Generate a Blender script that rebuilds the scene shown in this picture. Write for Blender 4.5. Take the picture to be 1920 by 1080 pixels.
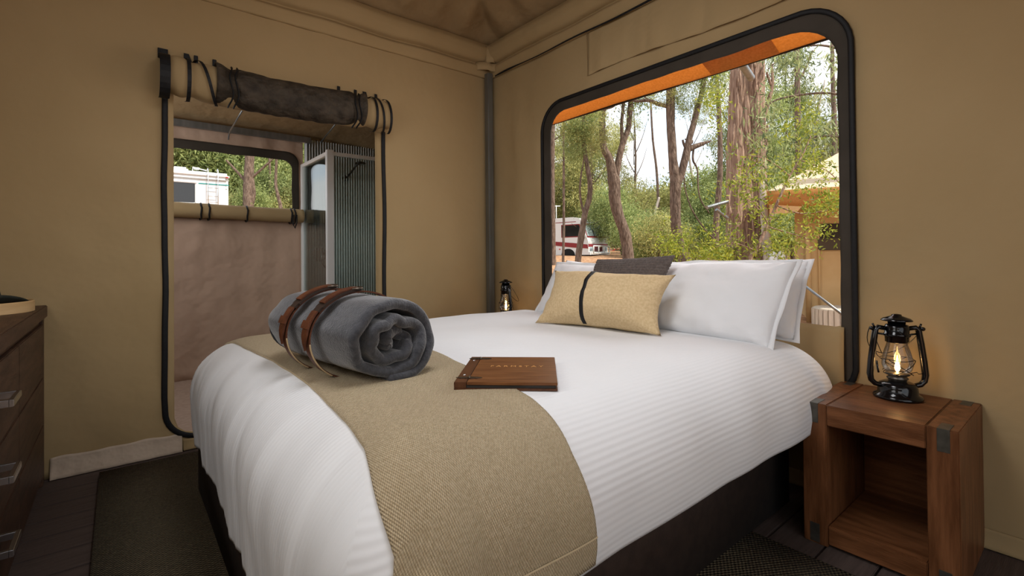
import bpy, bmesh, math, random
import numpy as np
from mathutils import Vector, Matrix, noise, Quaternion
random.seed(7); np.random.seed(7)
S = bpy.context.scene; COL = S.collection
for o in list(bpy.data.objects): bpy.data.objects.remove(o)
PI = math.pi
# ------------------------------------------------------------------ camera
FPX, YAW, PITCH, ROLL, CYP = 906.05, .68334, .009473, -.009203, 471.5
CP = Vector((0, 0, 1.15))
Fv = Vector((math.sin(YAW)*math.cos(PITCH), math.cos(YAW)*math.cos(PITCH), math.sin(PITCH)))
r0 = Vector((math.cos(YAW), -math.sin(YAW), 0)); u0 = r0.cross(Fv)
Rv = math.cos(ROLL)*r0 + math.sin(ROLL)*u0; Uv = -math.sin(ROLL)*r0 + math.cos(ROLL)*u0
cam = bpy.data.cameras.new('camera'); co = bpy.data.objects.new('camera', cam); COL.objects.link(co)
M = Matrix((Rv, Uv, -Fv)).transposed().to_4x4(); M.translation = CP; co.matrix_world = M
cam.sensor_width = 36; cam.lens = 36*FPX/1920; cam.shift_y = -(540-CYP)/1920; cam.clip_end = 500; cam.clip_start = .02
S.camera = co
def ray(px, py): return (px-960)/FPX*Rv - (py-CYP)/FPX*Uv + Fv
def at(px, py, d): return CP + ray(px, py)*d            # a measured point of the place at depth d
def hitX(px, py, X): d = ray(px, py); return CP + d*(X-CP.x)/d.x
def hitY(px, py, Y): d = ray(px, py); return CP + d*(Y-CP.y)/d.y
def hitZ(px, py, Z): d = ray(px, py); return CP + d*(Z-CP.z)/d.z
# ------------------------------------------------------------------ world, sun, lamps, exposure
W = bpy.data.worlds.new('world'); S.world = W; W.use_nodes = True
nt = W.node_tree; nt.nodes.clear()
def N(nt, t, **k):
    n = nt.nodes.new(t)
    for a, b in k.items():
        if hasattr(n, a): setattr(n, a, b)
        else: n.inputs[a].default_value = b
    return n
tc = N(nt, 'ShaderNodeTexCoord'); mp = N(nt, 'ShaderNodeMapping'); mp.inputs['Scale'].default_value = (1, 1, 2.2)
nz = N(nt, 'ShaderNodeTexNoise'); nz.inputs['Scale'].default_value = 3.2; nz.inputs['Detail'].default_value = 7; nz.inputs['Roughness'].default_value = .55
cr = N(nt, 'ShaderNodeValToRGB'); cr.color_ramp.elements[0].position = .40; cr.color_ramp.elements[0].color = (.72, .85, 1, 1)
cr.color_ramp.elements[1].position = .52; cr.color_ramp.elements[1].color = (1, 1, 1, 1)
bg = N(nt, 'ShaderNodeBackground'); bg.inputs['Strength'].default_value = 1.55
ow = N(nt, 'ShaderNodeOutputWorld')
nt.links.new(tc.outputs['Generated'], mp.inputs[0]); nt.links.new(mp.outputs[0], nz.inputs[0]); nt.links.new(nz.outputs['Fac'], cr.inputs[0])
nt.links.new(cr.outputs[0], bg.inputs[0]); nt.links.new(bg.outputs[0], ow.inputs[0])
sd = bpy.data.lights.new('sun', 'SUN'); sd.energy = 6.0; sd.angle = .02; sd.color = (1, .93, .80)
so = bpy.data.objects.new('sun', sd); COL.objects.link(so); so.rotation_euler = Vector((-.25, .62, -.74)).to_track_quat('-Z', 'Y').to_euler()
def area(name, loc, target, sx, sy, power, col, spread=180):
    d = bpy.data.lights.new(name, 'AREA'); d.shape = 'RECTANGLE'; d.size = sx; d.size_y = sy; d.energy = power; d.color = col; d.spread = math.radians(spread)
    o = bpy.data.objects.new(name, d); COL.objects.link(o); o.location = loc
    o.rotation_euler = (Vector(target)-Vector(loc)).to_track_quat('-Z', 'Y').to_euler(); return o
area('camera_fill', (-.5, -.75, 2.1), (2.6, 2.0, 2.2), 1.5, 1.0, 9, (1, .98, .95))  # added fill inside the room, behind and left of the camera
area('side_fill', (-.74, 1.25, 1.9), (1.6, 1.7, 1.3), 1.3, .9, 13, (1, .99, .97))  # added fill for the bed foot; the left wall has no window
area('overhead_fill', (.75, 1.15, 2.72), (1.35, 1.75, .7),   .8, .8, 19, (.98, .98, 1), 165)  # added fill over the bed; no lamp hangs there
area('window_daylight', (2.95, 1.75, 1.75), (1.2, 1.8, .8), 1.8, .9, 12, (.95, .98, 1))
area('annex_fill', (-.5, 4.5, 2.0), (2.2, 5.3, 1.4), .8, .8, 14, (.97, .98, 1))  # added fill inside the annex to brighten the shower wall
vs = S.view_settings; vs.view_transform = 'Standard'; vs.look = 'None'; vs.exposure = 0; vs.gamma = 1; vs.use_curve_mapping = False

# ------------------------------------------------------------------ materials
MC = {}
def mat(name, c1, c2=None, scale=8, detail=5, rough=.8, metal=0, bump=0, bscale=60, stretch=(1, 1, 1), coord='Object', sheen=0, spec=.3,
        bump2=0, b2scale=4, island=0, coat=0, trans=0, ramp=(.35, .65)):
    if name in MC: return MC[name]
    m = bpy.data.materials.new(name); m.use_nodes = True; nt = m.node_tree; L = nt.links
    p = nt.nodes['Principled BSDF']; p.inputs['Roughness'].default_value = rough; p.inputs['Metallic'].default_value = metal
    p.inputs['Specular IOR Level'].default_value = spec
    if sheen: p.inputs['Sheen Weight'].default_value = sheen
    if coat: p.inputs['Coat Weight'].default_value = coat; p.inputs['Coat Roughness'].default_value = .08
    c1 = (*c1, 1); c2 = (*(c2 or c1[:3]), 1)
    tc = N(nt, 'ShaderNodeTexCoord'); mp = N(nt, 'ShaderNodeMapping'); mp.inputs['Scale'].default_value = stretch
    L.new(tc.outputs[coord], mp.inputs[0])
    n = N(nt, 'ShaderNodeTexNoise'); n.inputs['Scale'].default_value = scale; n.inputs['Detail'].default_value = detail
    L.new(mp.outputs[0], n.inputs[0])
    r = N(nt, 'ShaderNodeValToRGB'); r.color_ramp.elements[0].position = ramp[0]; r.color_ramp.elements[1].position = ramp[1]
    r.color_ramp.elements[0].color = c1; r.color_ramp.elements[1].color = c2
    L.new(n.outputs['Fac'], r.inputs[0]); out = r.outputs[0]
    if island:
        g = N(nt, 'ShaderNodeNewGeometry'); oi = N(nt, 'ShaderNodeObjectInfo')
        mx = N(nt, 'ShaderNodeMixRGB'); mx.blend_type = 'MIX'
        r.color_ramp.elements[0].position = 0; r.color_ramp.elements[1].position = 1
        L.new(g.outputs['Random Per Island'], r.inputs[0])
        h = N(nt, 'ShaderNodeHueSaturation'); a = N(nt, 'ShaderNodeMath'); a.operation = 'MULTIPLY_ADD'
        a.inputs[1].default_value = .5; a.inputs[2].default_value = .75
        L.new(oi.outputs['Random'], a.inputs[0]); L.new(a.outputs[0], h.inputs['Value']); L.new(out, h.inputs['Color']); out = h.outputs[0]
    L.new(out, p.inputs['Base Color'])
    last = None
    for s, b, co_ in ((bscale, bump, None), (b2scale, bump2, None)):
        if not b: continue
        nb = N(nt, 'ShaderNodeTexNoise'); nb.inputs['Scale'].default_value = s; nb.inputs['Detail'].default_value = 3
        L.new(mp.outputs[0], nb.inputs[0])
        bp = N(nt, 'ShaderNodeBump'); bp.inputs['Strength'].default_value = b; bp.inputs['Distance'].default_value = .6/s
        L.new(nb.outputs['Fac'], bp.inputs['Height'])
        if last: L.new(last, bp.inputs['Normal'])
        last = bp.outputs[0]
    if last: L.new(last, p.inputs['Normal'])
    if trans:
        t = N(nt, 'ShaderNodeBsdfTranslucent'); L.new(out, t.inputs['Color']); ms = N(nt, 'ShaderNodeMixShader'); ms.inputs[0].default_value = trans
        L.new(p.outputs[0], ms.inputs[1]); L.new(t.outputs[0], ms.inputs[2]); L.new(ms.outputs[0], nt.nodes['Material Output'].inputs[0])
    MC[name] = m; return m
def wavebump(m, sx, sy, strength, dist=.002, mode='mul', col=0):
    """regular woven relief in UV metres"""
    nt = m.node_tree; L = nt.links; p = nt.nodes['Principled BSDF']
    uv = N(nt, 'ShaderNodeUVMap'); sp = N(nt, 'ShaderNodeSeparateXYZ'); L.new(uv.outputs[0], sp.inputs[0])
    outs = []
    for k, s in ((0, sx), (1, sy)):
        if not s: continue
        a = N(nt, 'ShaderNodeMath'); a.operation = 'MULTIPLY'; a.inputs[1].default_value = s*2*PI; L.new(sp.outputs[k], a.inputs[0])
        b = N(nt, 'ShaderNodeMath'); b.operation = 'SINE'; L.new(a.outputs[0], b.inputs[0]); outs.append(b.outputs[0])
    h = outs[0]
    if len(outs) == 2:
        c = N(nt, 'ShaderNodeMath'); c.operation = 'MULTIPLY'; L.new(outs[0], c.inputs[0]); L.new(outs[1], c.inputs[1]); h = c.outputs[0]
    bp = N(nt, 'ShaderNodeBump'); bp.inputs['Strength'].default_value = strength; bp.inputs['Distance'].default_value = dist
    L.new(h, bp.inputs['Height'])
    if p.inputs['Normal'].links: L.new(p.inputs['Normal'].links[0].from_socket, bp.inputs['Normal'])
    L.new(bp.outputs[0], p.inputs['Normal'])
    if col:
        bc = p.inputs['Base Color'].links[0].from_socket
        a = N(nt, 'ShaderNodeMath'); a.operation = 'MULTIPLY_ADD'; a.inputs[1].default_value = col; a.inputs[2].default_value = 1-col*.5; L.new(h, a.inputs[0])
        hs = N(nt, 'ShaderNodeHueSaturation'); L.new(bc, hs.inputs['Color']); L.new(a.outputs[0], hs.inputs['Value']); L.new(hs.outputs[0], p.inputs['Base Color'])
    return m
def emat(name, col, st):
    if name in MC: return MC[name]
    m = bpy.data.materials.new(name); m.use_nodes = True; nt = m.node_tree; nt.nodes.clear()
    e = N(nt, 'ShaderNodeEmission'); e.inputs[0].default_value = (*col, 1); e.inputs[1].default_value = st
    o = N(nt, 'ShaderNodeOutputMaterial'); nt.links.new(e.outputs[0], o.inputs[0]); MC[name] = m; return m
def glassmat(name, tint, fac=.12):
    if name in MC: return MC[name]
    m = bpy.data.materials.new(name); m.use_nodes = True; nt = m.node_tree; nt.nodes.clear()
    t = N(nt, 'ShaderNodeBsdfTransparent'); t.inputs[0].default_value = (*tint, 1)
    g = N(nt, 'ShaderNodeBsdfGlossy'); g.inputs['Roughness'].default_value = .03
    f = N(nt, 'ShaderNodeFresnel'); f.inputs[0].default_value = 1.45
    a = N(nt, 'ShaderNodeMath'); a.operation = 'MULTIPLY_ADD'; a.inputs[1].default_value = .8; a.inputs[2].default_value = fac*.2
    x = N(nt, 'ShaderNodeMixShader'); o = N(nt, 'ShaderNodeOutputMaterial')
    nt.links.new(f.outputs[0], a.inputs[0]); nt.links.new(a.outputs[0], x.inputs[0]); nt.links.new(t.outputs[0], x.inputs[1]); nt.links.new(g.outputs[0], x.inputs[2]); nt.links.new(x.outputs[0], o.inputs[0])
    MC[name] = m; return m
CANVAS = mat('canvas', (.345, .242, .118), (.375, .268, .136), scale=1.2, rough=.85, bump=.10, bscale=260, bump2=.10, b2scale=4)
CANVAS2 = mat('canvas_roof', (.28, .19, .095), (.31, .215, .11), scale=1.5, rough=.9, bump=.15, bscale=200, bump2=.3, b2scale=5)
CANVASP = mat('canvas_pinkish', (.42, .29, .21), (.46, .32, .23), scale=1.4, rough=.9, bump2=.3, b2scale=3)
CANVASL = mat('canvas_pale_flap', (.42, .33, .25), (.47, .37, .28), scale=3, rough=.7, bump2=.3, b2scale=9)
BLACK = mat('black_webbing', (.004, .004, .005), (.007, .007, .008), scale=60, rough=.6, bump=.3, bscale=400)
MESH = mat('dark_insect_mesh', (.022, .016, .010), (.055, .041, .027), scale=14, detail=3, rough=.7, bump=.2, bscale=500, bump2=.8, b2scale=16)
BORDER = mat('dark_window_border', (.034, .027, .019), (.05, .04, .03), scale=4, rough=.75, bump=.2, bscale=300)
GALV = mat('galvanised_steel', (.20, .215, .22), (.28, .30, .31), scale=20, rough=.42, metal=.85, spec=.5, stretch=(1, 1, .1))
DECK = mat('brown_composite_board', (.058, .040, .034), (.085, .06, .051), scale=5, rough=.7, stretch=(1, 14, 14), bump=.25, bscale=30)
RUG = mat('jute_rug', (.09, .068, .04), (.19, .15, .088), scale=120, rough=.95, bump=.5, bscale=220, ramp=(.3, .7)); wavebump(RUG, 42, 70, .9, .006, col=.5)
WOOD = mat('acacia_wood', (.098, .036, .013), (.19, .075, .030), scale=5, detail=8, rough=.42, stretch=(1, 7, 7), bump=.12, bscale=25, spec=.22)
WOODV = mat('acacia_wood_upright', (.098, .036, .013), (.19, .075, .030), scale=5, detail=8, rough=.42, stretch=(7, 7, 1), bump=.12, bscale=25, spec=.22)
WOODY = mat('acacia_wood_crosswise', (.098, .036, .013), (.19, .075, .030), scale=5, detail=8, rough=.40, stretch=(7, 1, 7), bump=.12, bscale=25, spec=.22)
DWOOD = mat('dresser_wood', (.045, .021, .012), (.085, .042, .024), scale=5, detail=8, rough=.5, stretch=(8, 1, 8), bump=.12, bscale=25)
ZINC = mat('aged_zinc_inlay', (.10, .095, .08), (.15, .14, .12), scale=25, rough=.45, metal=.8, spec=.5)
CHROME = mat('brushed_nickel', (.55, .55, .56), rough=.22, metal=1, spec=.5)
BASEF = mat('brown_bed_base_fabric', (.022, .012, .008), (.032, .018, .012), scale=30, rough=.9, bump=.4, bscale=300)
WHITE = mat('white_cotton', (.78, .79, .81), (.82, .83, .85), scale=2, rough=.75, sheen=.15, bump2=.12, b2scale=7)
DUVET = mat('white_ribbed_duvet', (.78, .79, .81), (.82, .83, .85), scale=2, rough=.75, sheen=.15); wavebump(DUVET, 0, 58, .13, .003)
PILLOWW = WHITE
THROW = mat('sand_woven_throw', (.58, .45, .27), (.70, .56, .36), scale=150, detail=2, rough=.9, sheen=.1); wavebump(THROW, 165, 118, .8, .003, col=.28)
HESSIAN = mat('sand_linen', (.60, .44, .24), (.70, .54, .32), scale=90, detail=4, rough=.9, stretch=(1, 1, 1), bump=.35, bscale=320)
WAFFLE = mat('grey_brown_waffle', (.095, .078, .072), (.14, .115, .105), scale=80, rough=.9, bump=.3, bscale=300)
FLEECE = mat('charcoal_fleece', (.040, .042, .050), (.066, .068, .078), scale=70, rough=1, sheen=.5, bump=.7, bscale=170, spec=.1)
LEATHER = mat('brown_leather', (.075, .022, .009), (.13, .040, .015), scale=25, rough=.5, bump=.3, bscale=120, spec=.4)
LEATHERD = mat('dark_leather_edge', (.035, .02, .014), rough=.6)
EDGEHL = mat('tan_leather_edge', (.5, .36, .2), rough=.6)  # highlight along the strap edge, put into the colour
BRONZE = mat('antique_bronze', (.09, .07, .055), (.14, .11, .085), scale=60, rough=.38, metal=.9, spec=.5)
BOOKW = mat('walnut_cover', (.12, .042, .013), (.21, .085, .028), scale=4, detail=8, rough=.4, stretch=(2, 22, 2), spec=.35)
BOOKD = mat('dark_walnut_binding', (.075, .028, .012), (.11, .042, .018), scale=5, rough=.4, stretch=(14, 2, 2))
PAPER = mat('black_card_pages', (.02, .018, .017), (.05, .045, .04), scale=300, rough=.8, stretch=(.02, .02, 1))
GOLD = mat('gold_foil', (.85, .48, .18), rough=.35, metal=.4)
ENAMEL = mat('black_enamel', (.003, .003, .004), rough=.14, spec=.35, coat=.2)
BRASS = mat('burner_metal', (.10, .09, .08), (.2, .18, .15), scale=30, rough=.35, metal=.9)
TRAYW = mat('pale_bent_wood', (.52, .33, .15), (.60, .40, .20), scale=4, rough=.5, stretch=(1, 1, 10))
FELT = mat('dark_green_felt', (.022, .024, .018), (.035, .037, .028), scale=60, rough=.95, bump=.3, bscale=200)
CORR = mat('pale_green_grey_steel', (.74, .77, .75), (.80, .83, .81), scale=3, rough=.35, spec=.5)
WFRAME = mat('white_aluminium', (.72, .73, .72), rough=.35, spec=.5)
GLASS = glassmat('shower_glass', (.93, .975, .96)); LGLASS = glassmat('lamp_glass', (.97, .95, .92), .06)
FLY = mat('orange_shade_fly', (.62, .32, .10), (.72, .39, .14), scale=60, rough=.9, trans=.55)
FLYTOP = mat('cream_tent_fly', (.80, .66, .48), (.86, .73, .56), scale=20, rough=.9, trans=.35)
TENTW = mat('tent_wall_sand', (.50, .33, .15), (.55, .37, .18), scale=3, rough=.9)
LITTER = mat('leaf_litter_ground', (.20, .10, .05), (.50, .29, .16), scale=6, detail=9, rough=1, bump=.6, bscale=12)
GRAVEL = mat('grey_paving', (.30, .29, .27), (.40, .39, .36), scale=8, rough=.9)
BARK = mat('grey_brown_bark', (.085, .055, .04), (.21, .15, .115), scale=7, detail=9, rough=.95, stretch=(3, 3, .7), bump=1, bscale=9)
BARKS = mat('stringy_red_bark', (.16, .09, .06), (.46, .32, .24), scale=6, detail=9, rough=.95, stretch=(5, 5, .35), bump=1, bscale=12)
BARKP = mat('pale_smooth_bark', (.28, .23, .19), (.50, .44, .38), scale=3, rough=.8, stretch=(2, 2, .5))
LEAFN = mat('yellow_green_leaves', (.10, .17, .015), (.50, .52, .07), rough=.5, island=1, trans=.45)
LEAFE = mat('gum_leaves', (.06, .10, .04), (.42, .47, .20), rough=.45, island=1, trans=.35)
LEAFD = mat('forest_leaves', (.09, .13, .035), (.42, .48, .18), rough=.6, island=1, trans=.4)
LEAFY = mat('forest_leaves_olive', (.15, .17, .05), (.55, .52, .20), rough=.6, island=1, trans=.4)
PAINTW = mat('white_vehicle_paint', (.66, .67, .67), rough=.25, spec=.5)
PAINTR = mat('maroon_stripe', (.22, .018, .025), rough=.3, spec=.5)
TEAL = mat('teal_stripe', (.03, .22, .22), rough=.3)
DGLASS = mat('dark_vehicle_glass', (.012, .013, .015), rough=.08, spec=.7)
WSCREEN = mat('windscreen_glass', (.16, .22, .24), (.5, .6, .62), scale=3, rough=.06, spec=.8, metal=.2)
TYRE = mat('tyre_rubber', (.012, .012, .012), rough=.9)
REDL = mat('red_lens', (.5, .02, .02), rough=.3)
TIMBER = mat('pale_weathered_timber', (.42, .36, .29), (.55, .48, .40), scale=4, rough=.8, stretch=(8, 8, 1))

# ------------------------------------------------------------------ helpers
class MB:
    def __init__(s): s.v = []; s.f = []; s.uv = []; s.hasuv = False
    def add(s, v, f, uv=None):
        b = len(s.v); s.v += [tuple(p) for p in v]; s.f += [[i+b for i in q] for q in f]
        s.uv += uv if uv else [(0, 0)]*len(v); s.hasuv |= bool(uv); return s
    def box(s, x0, x1, y0, y1, z0, z1, bev=0, M=None):
        bm = bmesh.new(); bmesh.ops.create_cube(bm, size=1)
        for v in bm.verts: v.co = Vector(((x0+x1)/2+v.co.x*(x1-x0), (y0+y1)/2+v.co.y*(y1-y0), (z0+z1)/2+v.co.z*(z1-z0)))
        if bev: bmesh.ops.bevel(bm, geom=bm.edges[:], offset=bev, segments=2, affect='EDGES')
        bm.verts.index_update()
        v = [(M @ q.co) if M else q.co.copy() for q in bm.verts]; s.add(v, [[q.index for q in f.verts] for f in bm.faces]); bm.free(); return s
    def tube(s, pts, r, seg=10, closed=False, cap=True, flat=None):
        pts = [Vector(p) for p in pts]; n = len(pts); rs = r if isinstance(r, (list, tuple)) else [r]*n
        V = []; up = None
        for i, p in enumerate(pts):
            a = pts[(i-1) % n] if (closed or i) else p; b = pts[(i+1) % n] if (closed or i < n-1) else p
            t = (b-a).normalized()
            if up is None:
                up = Vector((0, 0, 1)) if abs(t.z) < .9 else Vector((1, 0, 0))
            x = (up - t*up.dot(t)).normalized(); up = x; y = t.cross(x)
            for k in range(seg):
                th = 2*PI*k/seg; V.append(p + x*math.cos(th)*rs[i] + y*math.sin(th)*rs[i]*(flat or 1))
        F = []
        for i in range(n if closed else n-1):
            for k in range(seg):
                j = (i+1) % n; F.append([i*seg+k, i*seg+(k+1) % seg, j*seg+(k+1) % seg, j*seg+k])
        if cap and not closed: F.append(list(range(seg))[::-1]); F.append([(n-1)*seg+k for k in range(seg)])
        return s.add(V, F)
    def lathe(s, prof, c=(0, 0, 0), seg=32, cap=True):
        V = []; F = []
        for r, z in prof:
            for k in range(seg): V.append((c[0]+r*math.cos(2*PI*k/seg), c[1]+r*math.sin(2*PI*k/seg), c[2]+z))
        for i in range(len(prof)-1):
            for k in range(seg): F.append([i*seg+k, i*seg+(k+1) % seg, (i+1)*seg+(k+1) % seg, (i+1)*seg+k])
        if cap: F.append(list(range(seg))[::-1]); F.append([(len(prof)-1)*seg+k for k in range(seg)])
        return s.add(V, F)
    def grid(s, fn, nu, nv, uvs=(1, 1), closeu=False):
        V = []; U = []
        for j in range(nv+1):
            for i in range(nu+1): V.append(fn(i/nu, j/nv)); U.append((i/nu*uvs[0], j/nv*uvs[1]))
        F = [[j*(nu+1)+i, j*(nu+1)+i+1, (j+1)*(nu+1)+i+1, (j+1)*(nu+1)+i] for j in range(nv) for i in range(nu)]
        return s.add(V, F, U)
    def prism(s, poly, y0, y1, M=None):
        """poly of (x,z), extruded along y"""
        n = len(poly); V = [Vector((x, y0, z)) for x, z in poly]+[Vector((x, y1, z)) for x, z in poly]
        if M: V = [M @ v for v in V]
        return s.add(V, [list(range(n)), list(range(n, 2*n))[::-1]]+[[i, n+i, n+(i+1) % n, (i+1) % n] for i in range(n)])
    def obj(s, name, m, parent=None, smooth=True, solid=0, sub=0, autosm=None, loc=None, **props):
        me = bpy.data.meshes.new(name); me.from_pydata([tuple(v) for v in s.v], [], s.f)
        if s.hasuv:
            ul = me.uv_layers.new(name='UVMap'); li = np.zeros(len(me.loops), dtype=np.int32); me.loops.foreach_get('vertex_index', li)
            ul.data.foreach_set('uv', np.array(s.uv, dtype=np.float32)[li].ravel())
        bm = bmesh.new(); bm.from_mesh(me); bmesh.ops.recalc_face_normals(bm, faces=bm.faces); bm.to_mesh(me); bm.free()
        me.materials.append(m); o = bpy.data.objects.new(name, me); COL.objects.link(o)
        if smooth:
            me.shade_smooth()
            if autosm is not None: me.set_sharp_from_angle(angle=math.radians(autosm))
        if solid: q = o.modifiers.new('solid', 'SOLIDIFY'); q.thickness = solid; q.offset = 0
        if sub: q = o.modifiers.new('sub', 'SUBSURF'); q.levels = sub; q.render_levels = sub
        if parent: o.parent = parent
        if loc: o.location = loc
        for k, v in props.items(): o[k] = v
        return o
def tag(o, label=None, category=None, group=None, kind=None):
    for k, v in (('label', label), ('category', category), ('group', group), ('kind', kind)):
        if v: o[k] = v
    return o
def empty(name, label=None, category=None, loc=(0, 0, 0), rz=0, group=None, kind=None):
    o = bpy.data.objects.new(name, None); COL.objects.link(o); o.location = loc; o.rotation_euler = (0, 0, rz); o.empty_display_size = .1
    return tag(o, label, category, group, kind)
def nse(x, y, z, sc=1): return noise.noise(Vector((x*sc, y*sc, z*sc)))
def copy_tree(o, parent=None):
    c = o.copy(); COL.objects.link(c); c.parent = parent
    for ch in [q for q in bpy.data.objects if q.parent == o]: copy_tree(ch, c)
    return c

# ================================================================== STRUCTURE
XW, YW, XL, YF = 2.63, 3.525, -.85, -1.3
def rrect_radius(cx, cz, hx, hz, r, th, rt=None):
    """distance from centre to a rounded rectangle's outline along angle th; r = dict of corner radii (tl,tr,bl,br)"""
    c, s_ = math.cos(th), math.sin(th); lo, hi = 0, hx+hz+5
    rr = r[('t' if s_ > 0 else 'b')+('r' if c > 0 else 'l')]
    for _ in range(40):
        m_ = (lo+hi)/2; x, z = abs(c*m_), abs(s_*m_); qx, qz = x-(hx-rr), z-(hz-rr)
        d = math.hypot(max(qx, 0), max(qz, 0))+min(max(qx, qz), 0)-rr
        if d > 0: hi = m_
        else: lo = m_
    return lo
def outline(x0, x1, z0, z1, r, n=120):
    if not isinstance(r, dict): r = dict(tl=r, tr=r, bl=r, br=r)
    cx, cz, hx, hz = (x0+x1)/2, (z0+z1)/2, (x1-x0)/2, (z1-z0)/2
    return [(cx+math.cos(t)*d, cz+math.sin(t)*d) for t in [2*PI*i/n for i in range(n)] for d in [rrect_radius(cx, cz, hx, hz, r, t)]]
def holed_wall(name, a0, a1, z0, z1, h, r, P, m, parent=None, wr=.006, kind='structure', rings=14):
    """wall spanning (a,z) with a rounded hole h; P maps (a,z,off) to the world"""
    if not isinstance(r, dict): r = dict(tl=r, tr=r, bl=r, br=r)
    cx, cz, hx, hz = (h[0]+h[1])/2, (h[2]+h[3])/2, (h[1]-h[0])/2, (h[3]-h[2])/2
    ths = sorted([2*PI*i/160 for i in range(160)]+[math.atan2(zz-cz, aa-cx) % (2*PI) for aa in (a0, a1) for zz in (z0, z1)])
    n = len(ths); V = []; F = []
    for k in range(rings+1):
        f = k/rings
        for t in ths:
            d0 = rrect_radius(cx, cz, hx, hz, r, t); c, s_ = math.cos(t), math.sin(t)
            d1 = min([(a1-cx)/c if c > 1e-6 else 1e9, (a0-cx)/c if c < -1e-6 else 1e9, (z1-cz)/s_ if s_ > 1e-6 else 1e9, (z0-cz)/s_ if s_ < -1e-6 else 1e9])
            d = d0+(d1-d0)*f; a, z = cx+c*d, cz+s_*d
            off = (nse(a*1.6, z*1.6, 3, 1)*2+nse(a*1.5, z*.35, 9, 5)*1.5+.8*nse(a*3+z*2, z*4-a, 5, 2))*wr*(1 if 0 < k < rings else .2)
            V.append(P(a, z, off))
    for k in range(rings):
        for i in range(n): j = (i+1) % n; F.append([k*n+i, k*n+j, (k+1)*n+j, (k+1)*n+i])
    return MB().add(V, F).obj(name, m, parent, solid=.004, **({'kind': kind} if kind else {}))
PY = lambda Y: (lambda a, z, o=0: (a, Y-o, z))
PX = lambda X: (lambda a, z, o=0: (X-o, a, z))
wall_back = holed_wall('wall_back', XL, XW, 0, 2.9, (.257, 1.525, .10, 2.2), dict(tl=.02, tr=.02, bl=.10, br=.10), PY(YW), CANVAS)
wall_right = holed_wall('wall_right', YF, YW, 0, 2.9, (.762, 2.762, .80, 2.285), dict(tl=.16, tr=.16, bl=.02, br=.02), PX(XW), CANVAS)
# wall panel seams and gathers above the window: a second cloth layer
mb = MB()
def overlay(u, v):
    y = 2.33-u*1.95; zb = 2.44+.012*math.sin(u*9); z = zb+(2.762-zb)*v
    return (XW-.006-(.024*abs(nse(y*7, z*.7, 2))+.006*abs(math.sin(y*9+math.sin(y*4))))*(1-.9*v), y, z)
mb.grid(overlay, 120, 12).obj('window_flap_panel', CANVAS, wall_right, solid=.003)
mb = MB(); mb.tube([(XW-.018, 2.335, 2.44), (XW-.018, 2.335, 2.752)], .003, 6).obj('panel_seam', CANVAS, wall_right)
# left wall, front wall with an open entrance behind the camera
MB().grid(lambda u, v: (XL+.004*nse(u*5, v*5, 1), YF+u*(YW-YF), 2.9*v), 20, 12).obj('wall_left', CANVAS, solid=.004, kind='structure')
holed_wall('wall_front', XL, XW, 0, 2.9, (-.1, 1.9, .03, 2.2), .08, lambda a, z, o=0: (a, YF+o, z), CANVAS)
# sub floor and deck boards
floor = MB().box(XL-.05, XW+.05, YF-.05, 5.6, -.09, -.028).obj('floor', mat('sub_floor', (.02, .015, .012)), smooth=False, kind='structure')
y = .536-.174*11; me = None; k = 0
while y < 5.5:
    y1 = min(y+.168, 5.5)
    if abs(y-YW) > 0:
        o = MB().box(XL, XW, y+.003, y+.170, -.028, 0, .003).obj('board', DECK, floor, smooth=False) if me is None else bpy.data.objects.new('board', me.data)
        if me is None: me = o; y_ref = y
        else: COL.objects.link(o); o.parent = floor; o.location = (0, y-y_ref, 0)
    y += .174
# valance sleeve along the top of both walls and ceiling
VP = [(-.002, 2.755), (.018, 2.758), (.030, 2.80), (.034, 2.835), (.006, 2.862), (.004, 2.87), (.05, 2.882), (.085, 2.93), (.090, 2.985), (.066, 3.03), (.03, 3.05), (0, 3.052)]
def valance(axis):
    nv = len(VP)-1
    def f(u, v):
        i = v*nv; a = int(min(i, nv-1)); t = i-a; o = VP[a][0]*(1-t)+VP[a+1][0]*t; z = VP[a][1]*(1-t)+VP[a+1][1]*t
        L = (XW-XL) if axis == 'x' else (YW-YF); s_ = u*L
        w = nse(s_*3, z*5, 4)*.012*math.sin(PI*v)+nse(s_*14, z*9, 7)*.004*math.sin(PI*v); o += w; z += nse(s_*2.2, 0, 5 if axis == 'x' else 8)*.014*math.sin(PI*v)
        return (XL+s_, YW-.004-o, z) if axis == 'x' else (XW-.004-o, YF+s_, z)
    return f
MB().grid(valance('x'), 160, 40).obj('trim_1', CANVAS, solid=.004, kind='structure')
MB().grid(valance('y'), 200, 40).obj('trim_2', CANVAS, solid=.004, kind='structure')
mb = MB()
for (u0, u1) in [(0, 1)]:
    pts = [(XW-.032, YW-.12-2.9*i/60, 2.752+.004*math.sin(i*.4)) for i in range(61)]
    mb.tube(pts, [.003+.007*min(1, i/45)+.006*math.exp(-((i-3)/3)**2) for i in range(61)], 6)
mb.obj('gap_shade_strip', BLACK, wall_right)  # black strip standing in for the shade in the gap under the valance
def ceil(u, v):
    x = XL+u*(XW-XL); yy = YF+v*(YW-YF); dx = min(x-XL, XW-x); dy = min(yy-YF, YW-yy); d = min(dx, dy)
    along = yy if dx < dy else x
    w = .085*nse(along*5.5+d*.8, d*.8, 3 if dx < dy else 6)*math.exp(-d*.7)*min(1, d*5) + .012*nse(x*3, yy*3, 2)*min(1, d*5)
    crease = .02*math.exp(-abs(dx-dy)*14)*min(1, d*5)
    return (x, yy, 3.03+.48*d+w+crease)
MB().grid(ceil, 140, 180).obj('ceiling', CANVAS2, solid=.004, kind='structure')
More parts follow.
